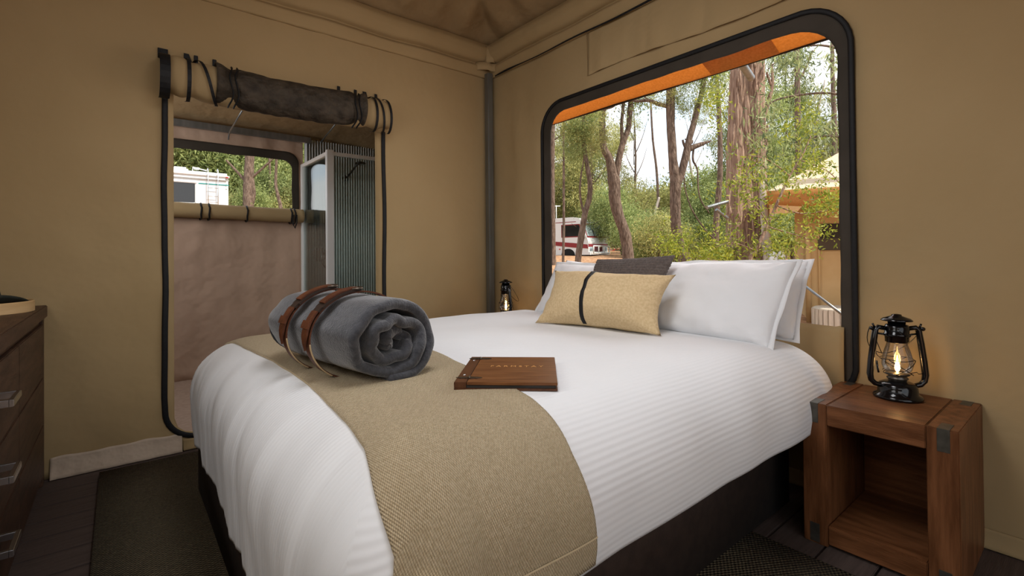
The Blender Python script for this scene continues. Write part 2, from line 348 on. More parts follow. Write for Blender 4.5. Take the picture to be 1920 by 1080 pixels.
# corner post and its cloth tabs
post = empty('corner_post', 'galvanised square steel post in the room corner under cloth tabs', 'post', (2.568, 3.462, 0))
MB().box(-.027, .027, -.027, .027, 0, 2.78, .003).obj('steel_tube', GALV, post, smooth=False)
tabp = [(-.115, .045), (-.10, .02), (-.035, -.035), (-.02, -.045), (.0, -.047), (.035, -.06), (.048, -.10)]
MB().grid(lambda u, v: (np.interp(u, np.linspace(0, 1, 7), [q[0] for q in tabp]), np.interp(u, np.linspace(0, 1, 7), [q[1] for q in tabp]), 2.795+.068*v+.006*math.sin(u*7)), 24, 2).obj('cloth_tab', CANVAS, post, solid=.006)
MB().grid(lambda u, v: (-.045+.075*u, -.02-.035*math.sin(PI*u)-.03*u, 2.86+.15*v), 10, 3).obj('cloth_tab', CANVAS, post, solid=.006)
# pale ground flap at the foot of the back wall
MB().grid(lambda u, v: (-.28+u*(.294+.28), YW-.012-.035*(1-v)**2-.006*nse(u*8, v, 2), .004+.105*v+.012*nse(u*5, 0, 3)*v), 60, 8).obj('ground_flap', CANVASL, wall_back, solid=.004)
MB().grid(lambda u, v: (.30+u*(XW-.45), YW-.010-.02*(1-v)**2, .004+.06*v), 40, 6).obj('ground_flap', CANVAS, wall_back, solid=.004)
MB().grid(lambda u, v: (XW-.012-.02*(1-v)**2, YF+u*(YW-YF-.14), .004+.07*v), 60, 6).obj('ground_flap', CANVAS, wall_right, solid=.004)

def ribbon_loop(pts, P, w, off, m, name, parent, closed=True, th=.006):
    """flat tape of width w along an (a,z) path"""
    n = len(pts); V = []; F = []
    for i, (a, z) in enumerate(pts):
        p = pts[(i-1) % n] if closed or i else pts[i]; q = pts[(i+1) % n] if closed or i < n-1 else pts[i]
        dx, dz = q[0]-p[0], q[1]-p[1]; l = math.hypot(dx, dz) or 1; nx, nz_ = -dz/l*w/2, dx/l*w/2
        for sa, so_ in ((1, 0), (1, th), (.55, th*1.7), (-.55, th*1.7), (-1, th), (-1, 0)): V.append(P(a+nx*sa, z+nz_*sa, off+so_))
    for i in range(n if closed else n-1):
        j = (i+1) % n
        for k in range(6): F.append([i*6+k, i*6+(k+1) % 6, j*6+(k+1) % 6, j*6+k])
    return MB().add(V, F).obj(name, m, parent)
# --- door_1 (opening to the annex): zip tapes, rolled canvas and mesh, straps
door = empty('door_1', 'zipped canvas doorway with a rolled canvas door and mesh tied above it', kind='structure')
zx0, zx1, zb, rr = .212, 1.592, .075, .17
path = [(zx0, 2.36)]+[(zx0+.003*math.sin(i*.5)+.001*math.sin(i*1.3), 2.36-i*(2.36-zb-rr)/24) for i in range(1, 24)]
path += [(zx0+rr-rr*math.cos(t), zb+rr-rr*math.sin(t)) for t in [i*PI/2/10 for i in range(11)]]
path += [(zx1-rr+rr*math.sin(t), zb+rr-rr*math.cos(t)) for t in [i*PI/2/10 for i in range(11)]]
path += [(zx1+.004*math.sin(i*.5), zb+rr+i*(2.12-zb-rr)/24) for i in range(1, 25)]
ribbon_loop(path, PY(YW), .030, .006, BLACK, 'zip_tape', door, closed=False)
# rolled door canvas hanging over the head of the opening
def roll(x0, x1, R, zc, yc, sag, m, name, seed, hoops=()):
    def f(u, v):
        x = x0+u*(x1-x0); e = math.sin(PI*min(1, max(0, u)))
        pin = 1-sum(.16*math.exp(-((x-h)/.035)**2) for h in hoops)
        th = 2*PI*v; r = R*(1+.06*nse(x*6, math.cos(th)*1.5, seed+math.sin(th))+.05*nse(x*18, v*5, seed+3))*pin
        return (x, yc+math.cos(th)*r*.75, zc-sag*e+.018*nse(x*2.4, 0, seed)+math.sin(th)*r)
    return MB().grid(f, 70, 32).obj(name, m, door, solid=.004)
cr1 = roll(.20, 1.585, .115, 2.222, YW-.095, .018, CANVAS, 'canvas_roll', 3, (.22, .34, 1.42, 1.55))
roll(.455, 1.385, .118, 2.225, YW-.12, .028, MESH, 'mesh_roll', 8, (.53, 1.33))
for (x, R) in ((.20, .10), (1.585, .10)):   # spiral ends of the roll
    pts = [(x+.002, YW-.095+math.cos(t)*R*.75*(1-t/22), 2.222+math.sin(t)*R*(1-t/22)) for t in [i*.35 for i in range(54)]]
    MB().tube(pts, .006, 5).obj('roll_end', CANVAS, door)
def strap(x, z0, z1, w=.022, lean=0, rad=.118, cx=YW-.11, name='strap'):
    prof = [(x+lean*.0, YW-.008, 2.40), (x+lean*.15, YW-.012, 2.34)]
    prof += [(x+lean*(.25+.75*i/12), cx-math.sin(PI*i/12)*(rad*.8+.008), 2.222+math.cos(PI*i/12)*(rad+.008)-.015) for i in range(13)]
    prof.append((x+lean, YW-.03, 2.10))
    V = []; F = []
    for (a, b, c) in prof: V += [(a-w/2, b, c), (a+w/2, b, c), (a+w/2, b-.004, c), (a-w/2, b-.004, c)]
    for i in range(len(prof)-1):
        for k in range(4): F.append([i*4+k, i*4+(k+1) % 4, i*4+4+(k+1) % 4, i*4+4+k])
    return MB().add(V, F).obj(name, BLACK, door, smooth=False)
strap(.205, 2.37, 2.1, .05); strap(.318, 0, 0, .02); strap(.325, 0, 0, .017, .14)
strap(1.435, 0, 0, .018, .03); strap(1.445, 0, 0, .016, .09); strap(1.53, 0, 0, .018, .05)
for x, ln in ((.37, .085), (.468, .10), (1.245, .115), (1.37, .10), (1.44, .05), (1.53, .08), (.205, .1), (.32, .05)):
    MB().box(x-.011, x+.011, YW-.014, YW-.008, 2.40-ln, 2.40, .002).obj('strap_tab', BLACK, door, smooth=False)
for x in (.53, .56, 1.30, 1.33): # loops of tape lying round the mesh roll
    pts = [(x+.01*math.sin(i), YW-.12-math.sin(PI*i/12)*.098, 2.20+math.cos(PI*i/12)*.128) for i in range(1, 12)]
    MB().tube(pts, .009, 6, flat=.5).obj('strap', BLACK, door)
# --- window_1 : dark border and zip
win = empty('window_1', 'large zip-edged canvas window with a dark border behind the bed', kind='structure')
def frame(h_out, r_out, h_in, r_in, P, m, name, parent, off=0, wav=.004, n=200):
    ths = [2*PI*i/n for i in range(n)]; cx, cz = (h_in[0]+h_in[1])/2, (h_in[2]+h_in[3])/2
    def rad(h, r, t):
        # ray from (cx,cz) to rounded rect h
        lo, hi = 0, 6; c, s_ = math.cos(t), math.sin(t)
        for _ in range(40):
            m_ = (lo+hi)/2; x, z = cx+c*m_-(h[0]+h[1])/2, cz+s_*m_-(h[2]+h[3])/2
            k = ('t' if z > 0 else 'b')+('r' if x > 0 else 'l'); rr_ = r[k]
            qx, qz = abs(x)-((h[1]-h[0])/2-rr_), abs(z)-((h[3]-h[2])/2-rr_)
            d = math.hypot(max(qx, 0), max(qz, 0))+min(max(qx, qz), 0)-rr_
            if d > 0: hi = m_
            else: lo = m_
        return lo
    V = []; F = []; K = 5
    for k in range(K+1):
        f = k/K
        for t in ths:
            d = rad(h_in, r_in, t)*(1-f)+rad(h_out, r_out, t)*f; a, z = cx+math.cos(t)*d, cz+math.sin(t)*d
            d2 = wav*nse(a*5, z*5, 2)*(1-f); V.append(P(a+math.cos(t)*d2*2, z+math.sin(t)*d2*2, off+.004*nse(a*7, z*7, 5)))
    for k in range(K):
        for i in range(n): j = (i+1) % n; F.append([k*n+i, k*n+j, (k+1)*n+j, (k+1)*n+i])
    return MB().add(V, F).obj(name, m, parent, solid=.003)
R4 = lambda a, b: dict(tl=a, tr=a, bl=b, br=b)
frame((.735, 2.815, .50, 2.33), R4(.20, .1), (.785, 2.728, .50, 2.256), dict(tl=.20, tr=.16, bl=.02, br=.02), PX(XW), BORDER, 'mesh_border', win, .008, .004)
ribbon_loop(outline(.728, 2.825, .50, 2.337, R4(.22, .12), 220), PX(XW), .024, .010, BLACK, 'zip_tape', win)
# lower cloth panel of the window, its head hem just above the mattress
MB().grid(lambda u, v: (XW-.022-.012*nse(u*5, v*2, 1)-.02*math.sin(PI*v)*(.5+.5*math.sin(u*30)), .77+u*1.98, .45+(.355+.006*math.sin(u*7))*v), 80, 12).obj('lower_panel', CANVAS, win, solid=.006)

# ================================================================== ANNEX (bathroom behind the doorway)
YA = 5.46
holed_wall('wall_annex_back', XL, 1.545, -.02, 3.1, (.0, 1.44, 1.60, 2.235), .09, PY(YA), CANVASP, wr=.012)
w2 = empty('window_2', 'annex window with a dark mesh border and a rolled canvas cover below', kind='structure')
frame((-.05, 1.50, 1.55, 2.275), R4(.12, .1), (.02, 1.43, 1.60, 2.185), R4(.10, .1), PY(YA), BORDER, 'mesh_border', w2, .01, .004)
def roll2(u, v):
    x = -.1+u*1.62; th = 2*PI*v; r = .068*(1+.05*nse(x*7, v*3, 4)); return (x, YA-.07+math.cos(th)*r, 1.612-.012*x+math.sin(th)*r)
MB().grid(roll2, 60, 24).obj('canvas_roll', CANVAS, w2, solid=.004)
for x in (.60, .665, .985, 1.395, 1.43):
    MB().tube([(x+.003*math.sin(i*2), YA-.07-math.cos(2*PI*i/16)*.076, 1.605-.012*x+math.sin(2*PI*i/16)*.080) for i in range(16)], .008, 6, closed=True, flat=.6).obj('strap', BLACK, w2)
MB().tube([(1.41, YA-.15, 1.60), (1.40, YA-.155, 1.50), (1.42, YA-.155, 1.46), (1.44, YA-.15, 1.52), (1.44, YA-.15, 1.6)], .006, 6).obj('strap', BLACK, w2)
MB().grid(lambda u, v: (XL, YW+.05+u*(YA-YW), 3.1*v), 6, 6).obj('wall_annex_left', CANVASP, solid=.004, kind='structure')
MB().grid(lambda u, v: (XW, YW+.05+u*(YA-YW+.1), 3.1*v), 6, 6).obj('wall_annex_right', CANVASP, solid=.004, kind='structure')
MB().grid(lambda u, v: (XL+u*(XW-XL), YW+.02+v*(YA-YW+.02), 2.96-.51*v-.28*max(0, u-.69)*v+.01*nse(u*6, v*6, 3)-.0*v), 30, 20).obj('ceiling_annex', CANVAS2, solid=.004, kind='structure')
MB().box(XL, 1.62, YW+.03, YA, 0, .012).obj('floor_annex', mat('annex_floor_sheet', (.36, .26, .20), (.42, .31, .24), scale=40, rough=.8), smooth=False, kind='structure')
# roof above annex slopes down; head beam
beam = tag(MB().box(-.6, 1.60, YA-.115, YA-.065, 2.375, 2.437, .006).obj('steel_beam', GALV, smooth=False), 'horizontal galvanised beam above the annex window', 'beam')
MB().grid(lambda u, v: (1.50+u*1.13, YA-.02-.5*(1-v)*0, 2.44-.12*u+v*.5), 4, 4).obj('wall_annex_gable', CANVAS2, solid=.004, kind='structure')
def rod(name, label, pts, r, m, cat='rod'):
    return tag(MB().tube(pts, r, 8).obj(name, m), label, cat)
b = hitY(430, 254, YA-.12)
rod('roof_rod', 'thin hooked steel rod nearer the doorway left edge, above the annex window', [hitY(428, 262, YA-.13), hitY(429, 253, YA-.13), hitY(431, 246, YA-.2), hitY(461, 196, YA-.75)], .007, GALV)
rod('roof_rod', 'thin steel rod sloping down towards the top of the shower wall', [hitY(601, 267, YA-.06), hitY(633, 228, YA-.55)], .007, GALV)
# corrugated shower wall
def corr(u, v):
    x = 1.555+u*1.02; return (x, YA-.045-.03*math.copysign(abs(math.cos(2*PI*x/.0285))**.25, math.cos(2*PI*x/.0285)), .0+2.42*v)
cw = MB().grid(corr, 36*16, 1).obj('corrugated_panel', CORR); tag(cw, 'pale corrugated steel sheet lining the shower wall', 'wall panel')
cw.modifiers.new('s', 'SOLIDIFY').thickness = .003
sh = empty('shower_screen', 'white framed clear glass shower screen in the annex', 'shower screen', (1.53, 4.6, 0))
MB().box(-.02, .045, -.02, .03, .02, 2.165, .004).obj('post', WFRAME, sh, smooth=False)
MB().box(-.02, .02, .78, .83, .02, 2.15, .004).obj('post', WFRAME, sh, smooth=False)
MB().box(-.018, .022, .0, .80, 2.115, 2.15, .004).obj('rail', WFRAME, sh, smooth=False)
MB().box(.02, .98, -.015, .02, 2.115, 2.15, .004).obj('rail', WFRAME, sh, smooth=False)
MB().box(-.018, .022, .0, .80, .02, .06, .004).obj('rail', WFRAME, sh, smooth=False)
MB().box(.02, .98, -.015, .02, .02, .06, .004).obj('rail', WFRAME, sh, smooth=False)
MB().box(-.002, .004, .03, .78, .06, 2.115).obj('glass_pane', GLASS, sh, smooth=False)
MB().box(.045, .96, -.001, .005, .06, 2.115).obj('glass_pane', GLASS, sh, smooth=False)
hd = empty('wall_shower', 'black shower head on a short arm against the corrugated wall', 'shower head')
p0 = hitY(648, 334, YA-.05); p1 = hitY(655, 328, YA-.16); p2 = hitY(668, 310, YA-.26); p3 = hitY(676, 306, YA-.3)
SB = mat('dark_chrome', (.05, .05, .05), rough=.2, metal=.8)
MB().tube([p0, p1, p2, p3], .011, 10).obj('arm', SB, hd)
MB().lathe([(.005, .02), (.03, .015), (.058, 0), (.055, -.012)], tuple(p3)).obj('rose', SB, hd)
MB().tube([p0+Vector((0, .02, 0)), p0-Vector((0, .015, 0))], .036, 16).obj('flange', SB, hd)
mx = empty('shower_mixer', 'round black shower mixer plate with a curved chrome lever', 'mixer tap')
q = hitY(598, 477, YA-.04)
MB().tube([q+Vector((0, .01, 0)), q-Vector((0, .02, 0))], .078, 28).obj('plate', SB, mx)
MB().tube([q+Vector((.08*math.cos(t)+.09, -.05, .095*math.sin(t)-.06)) for t in [PI*.5+i*PI/14 for i in range(15)]], .008, 8).obj('lever', CHROME, mx)
# ================================================================== FURNITURE
# rug
rug = MB().grid(lambda u, v: (-.08+u*2.08, .1+v*3.29, .012+.0035*(math.sin(u*2.08*42*2*PI)*math.sin(v*3.29*70*PI*2))), 8, 8, (2.08, 3.29)).obj('jute_rug', RUG)
rug.modifiers.new('s', 'SOLIDIFY').thickness = .010
tag(rug, 'brown woven jute rug lying under the bed on the deck boards', 'rug')
# bed base + mattress
bed = empty('bed', 'dark brown fabric bed base holding the mattress under the white duvet', 'bed', (1.33, 1.865, 0))
MB().box(-1.03, 1.03, -.95, .955, .018, .40, .015).obj('base', BASEF, bed)
MB().box(-.98, 1.02, -.90, .90, .40, .67, .06).obj('mattress', WHITE, bed)
# duvet: an unrolled sheet (u,v) laid over a rounded block
X0, X1, Y0, Y1 = .56, 2.30, 1.045, 2.69
AH, BV, ZT = .285, .27, .748
tab = [(0, 0, 0)]
for i in range(1, 401):
    t = i/400; e = 2.25; th = t*PI/2; x = AH*math.sin(th)**(2/e); z = -BV*(1-math.cos(th)**(2/e)); px_, pz_, ps = tab[-1]
    tab.append((x, z, ps+math.hypot(x-px_, z-pz_)))
TS = np.array([q[2] for q in tab]); TX = np.array([q[0] for q in tab]); TZ = np.array([q[1] for q in tab])
def DV(u, v, off=0, hang_noise=1):
    cu, cv = min(max(u, X0), X1), min(max(v, Y0), Y1); dx, dy = u-cu, v-cv; r = math.hypot(dx, dy)
    nx, ny = (dx/r, dy/r) if r > 1e-6 else (0, 0)
    if r <= TS[-1]:
        o = float(np.interp(r, TS, TX)); z = float(np.interp(r, TS, TZ))
        k = r/TS[-1]; nn = Vector((nx*math.sin(k*PI/2), ny*math.sin(k*PI/2), math.cos(k*PI/2)))
    else:
        e = r-TS[-1]; o = AH-(.15-.10*max(0, -nx))*e; z = -BV-e*.99; nn = Vector((nx, ny, 0)); k = 1
    if nx and ny: o *= 1/((abs(nx)**3.5+abs(ny)**3.5)**(1/3.5))
    g = min(1, max(0, (r-.10)/.32)); w = 0
    ang = math.atan2(dy, dx) if r > 1e-6 else 0
    s_ = (cu*ny if abs(ny) > abs(nx) else cv*nx) ; per = cu*abs(ny)+cv*abs(nx)+ang*.25
    foot = max(0, -nx)
    w += hang_noise*g*(.010+.004*foot)*nse(per*(4+1.5*foot)+r*1.4, r*.9, 3)*1.6
    w += hang_noise*g*.007*foot*nse(per*13+r*3.5, r*1.6, 7)+hang_noise*g*.0028*foot*nse(per*34+r*6, r*2, 2)
    w += .010*nse(u*1.7, v*1.7, 1)+.004*nse(u*5, v*5, 9)
    z += .012*math.sin(PI*min(1, max(0, (cu-X0)/(X1-X0))))*math.sin(PI*min(1, max(0, (cv-Y0)/(Y1-Y0))))
    return Vector((cu+nx*o, cv+ny*o, ZT+z))+nn*(w+off)
HEM = .50
def duv(u, v):
    # map the unit square onto the sheet, corners rounded off
    U = X0-HEM-.15+u*(X1-X0+HEM+.15+.30); V = Y0-HEM+v*(Y1-Y0+2*HEM)
    cu, cv = min(max(U, X0), X1), min(max(V, Y0), Y1); dx, dy = U-cu, V-cv
    if dx and dy:
        m_ = max(abs(dx)*HEM/(HEM+.15) if dx < 0 else abs(dx), abs(dy)); r = math.hypot(dx, dy); m_ *= 1+.3*abs(dx/r)**3 if dx < 0 else 1; lim = m_*(1+.07*abs(math.sin(2*math.atan2(dy, dx)))); U = cu+dx/r*lim; V = cv+dy/r*lim
    # hem height varies a little
    return DV(U, V)
du = MB().grid(duv, 200, 200, (2.6, 2.65)).obj('duvet', DUVET, solid=.012)
tag(du, 'puffy white ribbed duvet spread over the bed and hanging down its sides', 'duvet')
# throw (runner) draped across the foot
def edgeL(v): return .585+.02*math.sin(v*3)-(v-1.0)*.055 if v > 1.0 else .585+.02*math.sin(3)+(1.0-v)*.0
def thr(u, v):
    V = .56+v*2.58; L = np.interp(V, TV, TL); R = np.interp(V, TV, TR)
    U = L+(R-L)*u; e = min(u, 1-u)
    p = DV(U, V, .008, 1); return p+Vector((.004*nse(u*8, v*18, 3), 0, 0))
TV = [.52, .66, .80, .95, 1.2, 1.6, 2.1, 2.7, 3.2]; TL = [.17, .275, .375, .41, .44, .47, .47, .44, .42]; TR = [.85, .845, .84, .86, .925, .985, 1.02, 1.06, 1.08]
th_ = MB().grid(thr, 60, 150, (.6, 2.62)).obj('throw', THROW, solid=.011)
tag(th_, 'sand coloured woven throw laid across the foot of the bed', 'throw')
def hemline(u, v):
    V = .625+v*.004; L = np.interp(V, TV, TL); R = np.interp(V, TV, TR); return DV(L+(R-L)*u, V, .0155)
MB().grid(hemline, 60, 2).obj('stitched_hem', mat('pale_stitching', (.62, .50, .32), rough=.9, bump=.6, bscale=300), th_)

# pillows
def pillow(name, m, c, thick, label, cat='pillow', group=None, nu=44, nv=30, puff=.55, ex=.05, wr=.01, seed=0, disp=None, uvs=(.7, .45), flange=0, sag=0):
    """c = four 3D corners BL, BR, TR, TL; stuffed cushion between them"""
    BL, BR, TR_, TL_ = [Vector(q) for q in c]; nrm = ((BR-BL).cross(TL_-BL)).normalized()
    def P(u, v, sd):
        p = BL*(1-u)*(1-v)+BR*u*(1-v)+TR_*u*v+TL_*(1-u)*v
        a, b_ = 1-abs(2*u-1)**2.4, 1-abs(2*v-1)**2.4; t = (max(a, 0)*max(b_, 0))**puff
        # edges draw in between corners
        ix = ex*(1-abs(2*v-1)**2.2)*(2*u-1); iy = ex*(1-abs(2*u-1)**2.2)*(2*v-1)
        p = p-(BR-BL)*ix*.5-(TL_-BL)*iy*.5
        w = wr*(nse(u*5, v*5, seed+sd)+.6*nse(u*11, v*9, seed+sd+4))*(.35+.65*(1-t))+wr*.4*nse(u*3, v*3, seed)
        corner = math.exp(-((min(u, 1-u)/.16)**2+(min(v, 1-v)/.2)**2)); w += wr*.8*corner*math.sin((u+v if (u < .5) == (v > .5) else u-v)*60)*.4
        h = t*thick/2+w*(1 if t > .02 else 0)
        if disp: h += disp(u, v)*min(1, t*6)
        return p+nrm*sd*h-Vector((0, 0, sag*t))
    g = MB(); n1 = len(g.v); g.grid(lambda u, v: P(u, v, 1), nu, nv, uvs); g.grid(lambda u, v: P(u, v, -1), nu, nv, uvs)
    # weld rims
    bm = bmesh.new(); vs_ = [bm.verts.new(q) for q in g.v]
    for f in g.f: bm.faces.new([vs_[i] for i in f])
    bm.verts.index_update(); bmesh.ops.remove_doubles(bm, verts=bm.verts, dist=.0008)
    me = bpy.data.meshes.new(name); bmesh.ops.recalc_face_normals(bm, faces=bm.faces); bm.to_mesh(me); bm.free(); me.materials.append(m); me.shade_smooth()
    o = bpy.data.objects.new(name, me); COL.objects.link(o); tag(o, label, cat, group)
    o['_'] = 0; del o['_']
    if flange:
        pts = [P(u, 0, 0) for u in np.linspace(0, 1, 30)]+[P(1, v, 0) for v in np.linspace(0, 1, 20)][1:]+[P(u, 1, 0) for u in np.linspace(1, 0, 30)][1:]+[P(0, v, 0) for v in np.linspace(1, 0, 20)][1:-1]
        cen = (BL+BR+TR_+TL_)/4; n = len(pts); V = []; F = []
        for i, p in enumerate(pts):
            d = (p-cen); d = (d-nrm*d.dot(nrm)).normalized(); w_ = flange*(1+.15*math.sin(i*.7))
            V += [p-d*.008+nrm*.004, p+d*w_+nrm*(.010*nse(i*.25, 0, seed)+.002), p+d*w_+nrm*(.010*nse(i*.25, 0, seed)-.002), p-d*.008-nrm*.004]
        for i in range(n):
            j = (i+1) % n
            for k in range(4): F.append([i*4+k, i*4+(k+1) % 4, j*4+(k+1) % 4, j*4+k])
        MB().add(V, F).obj('piped_edge', m, o)
    return o, P
ZB = .76
def pl(px, py, X): return hitX(px, py, X)
# front right pillow and the one behind it
pillow('pillow', WHITE, [(2.235, 1.62, ZB-.01), (2.185, .925, ZB-.025), hitX(1497, 490, 2.42), hitX(1215, 493, 2.42)], .20, 'large white pillow at the front on the window side nearest the lantern', flange=.018, seed=3, wr=.024, group=None, ex=.04)
pillow('pillow', WHITE, [(2.45, 1.64, ZB), (2.40, .90, ZB-.01), hitX(1519, 489, 2.555), hitX(1240, 496, 2.555)], .17, 'white pillow tucked behind the large white one, its tip showing at right', flange=.018, seed=11, wr=.024, ex=.04)
pillow('pillow', WHITE, [hitX(1003, 587, 2.31), (2.30, 1.84, ZB), hitX(1190, 497, 2.45), hitX(1046, 493, 2.40)], .18, 'white pillow leaning behind the sand cushion, left side of the bed', flange=.015, seed=21, wr=.014, ex=.05)
pillow('pillow', WHITE, [(2.47, 2.62, ZB-.01), (2.47, 1.86, ZB), hitX(1185, 498, 2.57), hitX(1062, 488, 2.57)], .14, 'white pillow at the back left against the window panel', seed=27, wr=.01, ex=.04)
wf = lambda u, v: .0035*(abs(math.sin(u*PI*26))*abs(math.sin(v*PI*22)))**.6*1.7-.003
pillow('cushion', WAFFLE, [(2.20, 2.02, .80), (2.13, 1.52, .82), hitX(1266, 478, 2.26), hitX(1120, 486, 2.27)], .19, 'square grey-brown waffle cushion peeking out behind the sand cushion', 'cushion', nu=156, nv=132, disp=wf, wr=.006, seed=5, ex=.05)
cb = [hitZ(1003, 609, .752), hitZ(1240, 634, .752)]
c4 = [cb[0]+Vector((.0, 0, .01)), cb[1]+Vector((0, 0, .01)), hitX(1268, 515, cb[1].x+.13), hitX(1040, 507, cb[0].x+.20)]
cu_, CPf = pillow('cushion', HESSIAN, c4, .27, 'sand linen cushion with one black vertical stripe, in front of the pillows', 'cushion', wr=.018, seed=8, ex=.125, puff=.6)
V = []; F = []
for i in range(41):
    v = i/40; u = .435+.012*math.sin(v*3)
    for du_, o_ in ((-.016, .001), (-.014, .005), (.014, .005), (.016, .001)):
        p = CPf(u+du_, v, 1); nrm = (Vector(c4[1])-Vector(c4[0])).cross(Vector(c4[3])-Vector(c4[0])).normalized(); V.append(p+nrm*o_)
for i in range(40):
    for k in range(3): F.append([i*4+k, i*4+k+1, i*4+5+k, i*4+4+k])
MB().add(V, F).obj('black_stripe', BLACK, cu_)
CUNRM = nrm

# rolled blanket
P1 = Vector((.672, 1.43, .884)); P2 = Vector((.575, 2.06, .892))
rb = empty('rolled_blanket', 'dark grey fleece blanket rolled up and buckled with two leather straps', 'blanket', P1)
ax = (P2-P1); LEN = ax.length; ax.normalize(); sx = Vector((0, 0, 1)).cross(ax).normalized()*-1; sz = ax.cross(sx)*-1
if sz.z < 0: sz = -sz
if sx.x < 0: sx = -sx
RH, RVt = .180, .146
TURNS = 2.85
def spiral(t, w):
    """t 0 outer..1 inner, w 0 near..1 far end"""
    th = -PI*.52+t*TURNS*2*PI; rr_ = 1-.86*t**.92-.16*math.exp(-t*28)
    rr_ += .11*nse(math.cos(th)*1.9, math.sin(th)*1.6, t*5)*min(1, t*3) + (.05*nse(t*9, 3, 1)*(1-w*.5)+.045*nse(t*34, 1, 4) if t > .15 else 0)
    ls = w*LEN
    pinch = 1-.03*math.exp(-((ls-.20)/.03)**2)-.03*math.exp(-((ls-.37)/.03)**2)
    endr = 1-.13*math.exp(-(LEN-ls)/.05)-.045*math.exp(-ls/.02)*(1 if t < .3 else .3)
    wr_ = 1+.03*nse(th*1.3, ls*4, 7)+.05*nse(th*2.4, ls*9, 2)*math.exp(-ls/.13)+.012*nse(th*3, ls*16, 5)
    r = rr_*pinch*endr*wr_
    cx_, cz_ = .022*t, -.012*t
    x = math.cos(th)*RH*r+cx_; z = math.sin(th)*RVt*r+cz_
    z = max(z, -RVt*.965)
    endoff = (.012*nse(th*1.1, t*7, 3)+(.018*math.sin(t*9)*t))
    l = ls+endoff*(1-w)*1.0
    if t > .0: l += (1-w)*.012*math.sin(th*2)
    if w > .5: l -= 0
    return Vector(sx*x+sz*z+ax*l)
g = MB(); g.grid(lambda u, v: spiral(u, v), 300, 30)
bl = g.obj('fleece', FLEECE, rb); q_ = bl.modifiers.new('s', 'SOLIDIFY'); q_.thickness = .034; q_.offset = 0; q_.use_even_offset = False
bv = bl.modifiers.new('sub', 'SUBSURF'); bv.levels = 1; bv.render_levels = 1
# closing cap at the far end
cap = MB(); cap.grid(lambda u, v: Vector(sx*math.cos(u*2*PI)*RH*.76*v+sz*math.sin(u*2*PI)*RVt*.76*v+ax*(LEN-.03+.012*(1-v*v))), 40, 8).obj('fleece_end', FLEECE, rb)
def band(ls, w, name, m, a0=0, a1=2*PI, extra=.017, th=.004, taper=None):
    V = []; F = []; n = 72
    for i in range(n+1):
        t = a0+(a1-a0)*i/n; x, z = math.cos(t)*(RH*.965+extra), math.sin(t)*(RVt*.965+extra); z = max(z, -RVt*.93-.012)
        ww = w*(taper(i/n) if taper else 1)
        nn = (sx*math.cos(t)+sz*math.sin(t))
        for a, b_ in ((-ww/2, 0), (ww/2, 0), (ww/2, th), (-ww/2, th)): V.append(sx*x+sz*z+ax*(ls+a)+nn*b_)
    for i in range(n):
        for k in range(4): F.append([i*4+k, i*4+(k+1) % 4, i*4+4+(k+1) % 4, i*4+4+k])
    F += [[0, 1, 2, 3], [n*4+k for k in range(4)]]
    return MB().add(V, F)
for ls in (.20, .37):
    st = band(ls, .029, 's', LEATHER, extra=.003, th=.005).obj('leather_strap', LEATHER, rb, autosm=40)
    band(ls, .046, 'p', LEATHERD, PI*.50, PI*.80, .010, .007, lambda t: 1 if .1 < t < .9 else .8).obj('buckle_chape', LEATHERD, st, autosm=40)
    band(ls, .036, 'p', LEATHER, PI*.53, PI*.74, .018, .005).obj('buckle_leather', LEATHER, st, autosm=40)
    band(ls, .034, 'p', LEATHER, PI*.80, PI*1.06, .014, .006, lambda t: 1 if t < .62 else max(.1, 1-(t-.62)/.38)).obj('strap_tip', LEATHER, st, autosm=40)
    band(ls, .046, 'p', LEATHER, PI*.87, PI*.92, .018, .007).obj('keeper_loop', LEATHER, st, autosm=40)
    band(ls-.020, .004, 'p', EDGEHL, PI*1.02, PI*1.30, .006, .004).obj('edge_highlight', EDGEHL, st)  # thin pale line painting the highlight on the strap's edge
    t = PI*.525; cpos = sx*math.cos(t)*(RH*.965+.018)+sz*math.sin(t)*(RVt*.965+.018); tg = (-sx*math.sin(t)*RH+sz*math.cos(t)*RVt).normalized()
    MB().tube([cpos+ax*(ls+.027*math.cos(a))+tg*(.022*math.sin(a)) for a in [2*PI*i/20 for i in range(20)]], .0045, 8, closed=True).obj('buckle', BRONZE, st)
    MB().tube([cpos+ax*ls-tg*.022, cpos+ax*ls+tg*.024], .003, 6).obj('buckle_prong', BRONZE, st)
for ch in [o for o in bpy.data.objects if o.parent == rb and o.name.startswith(('fleece', 'leather'))]: pass

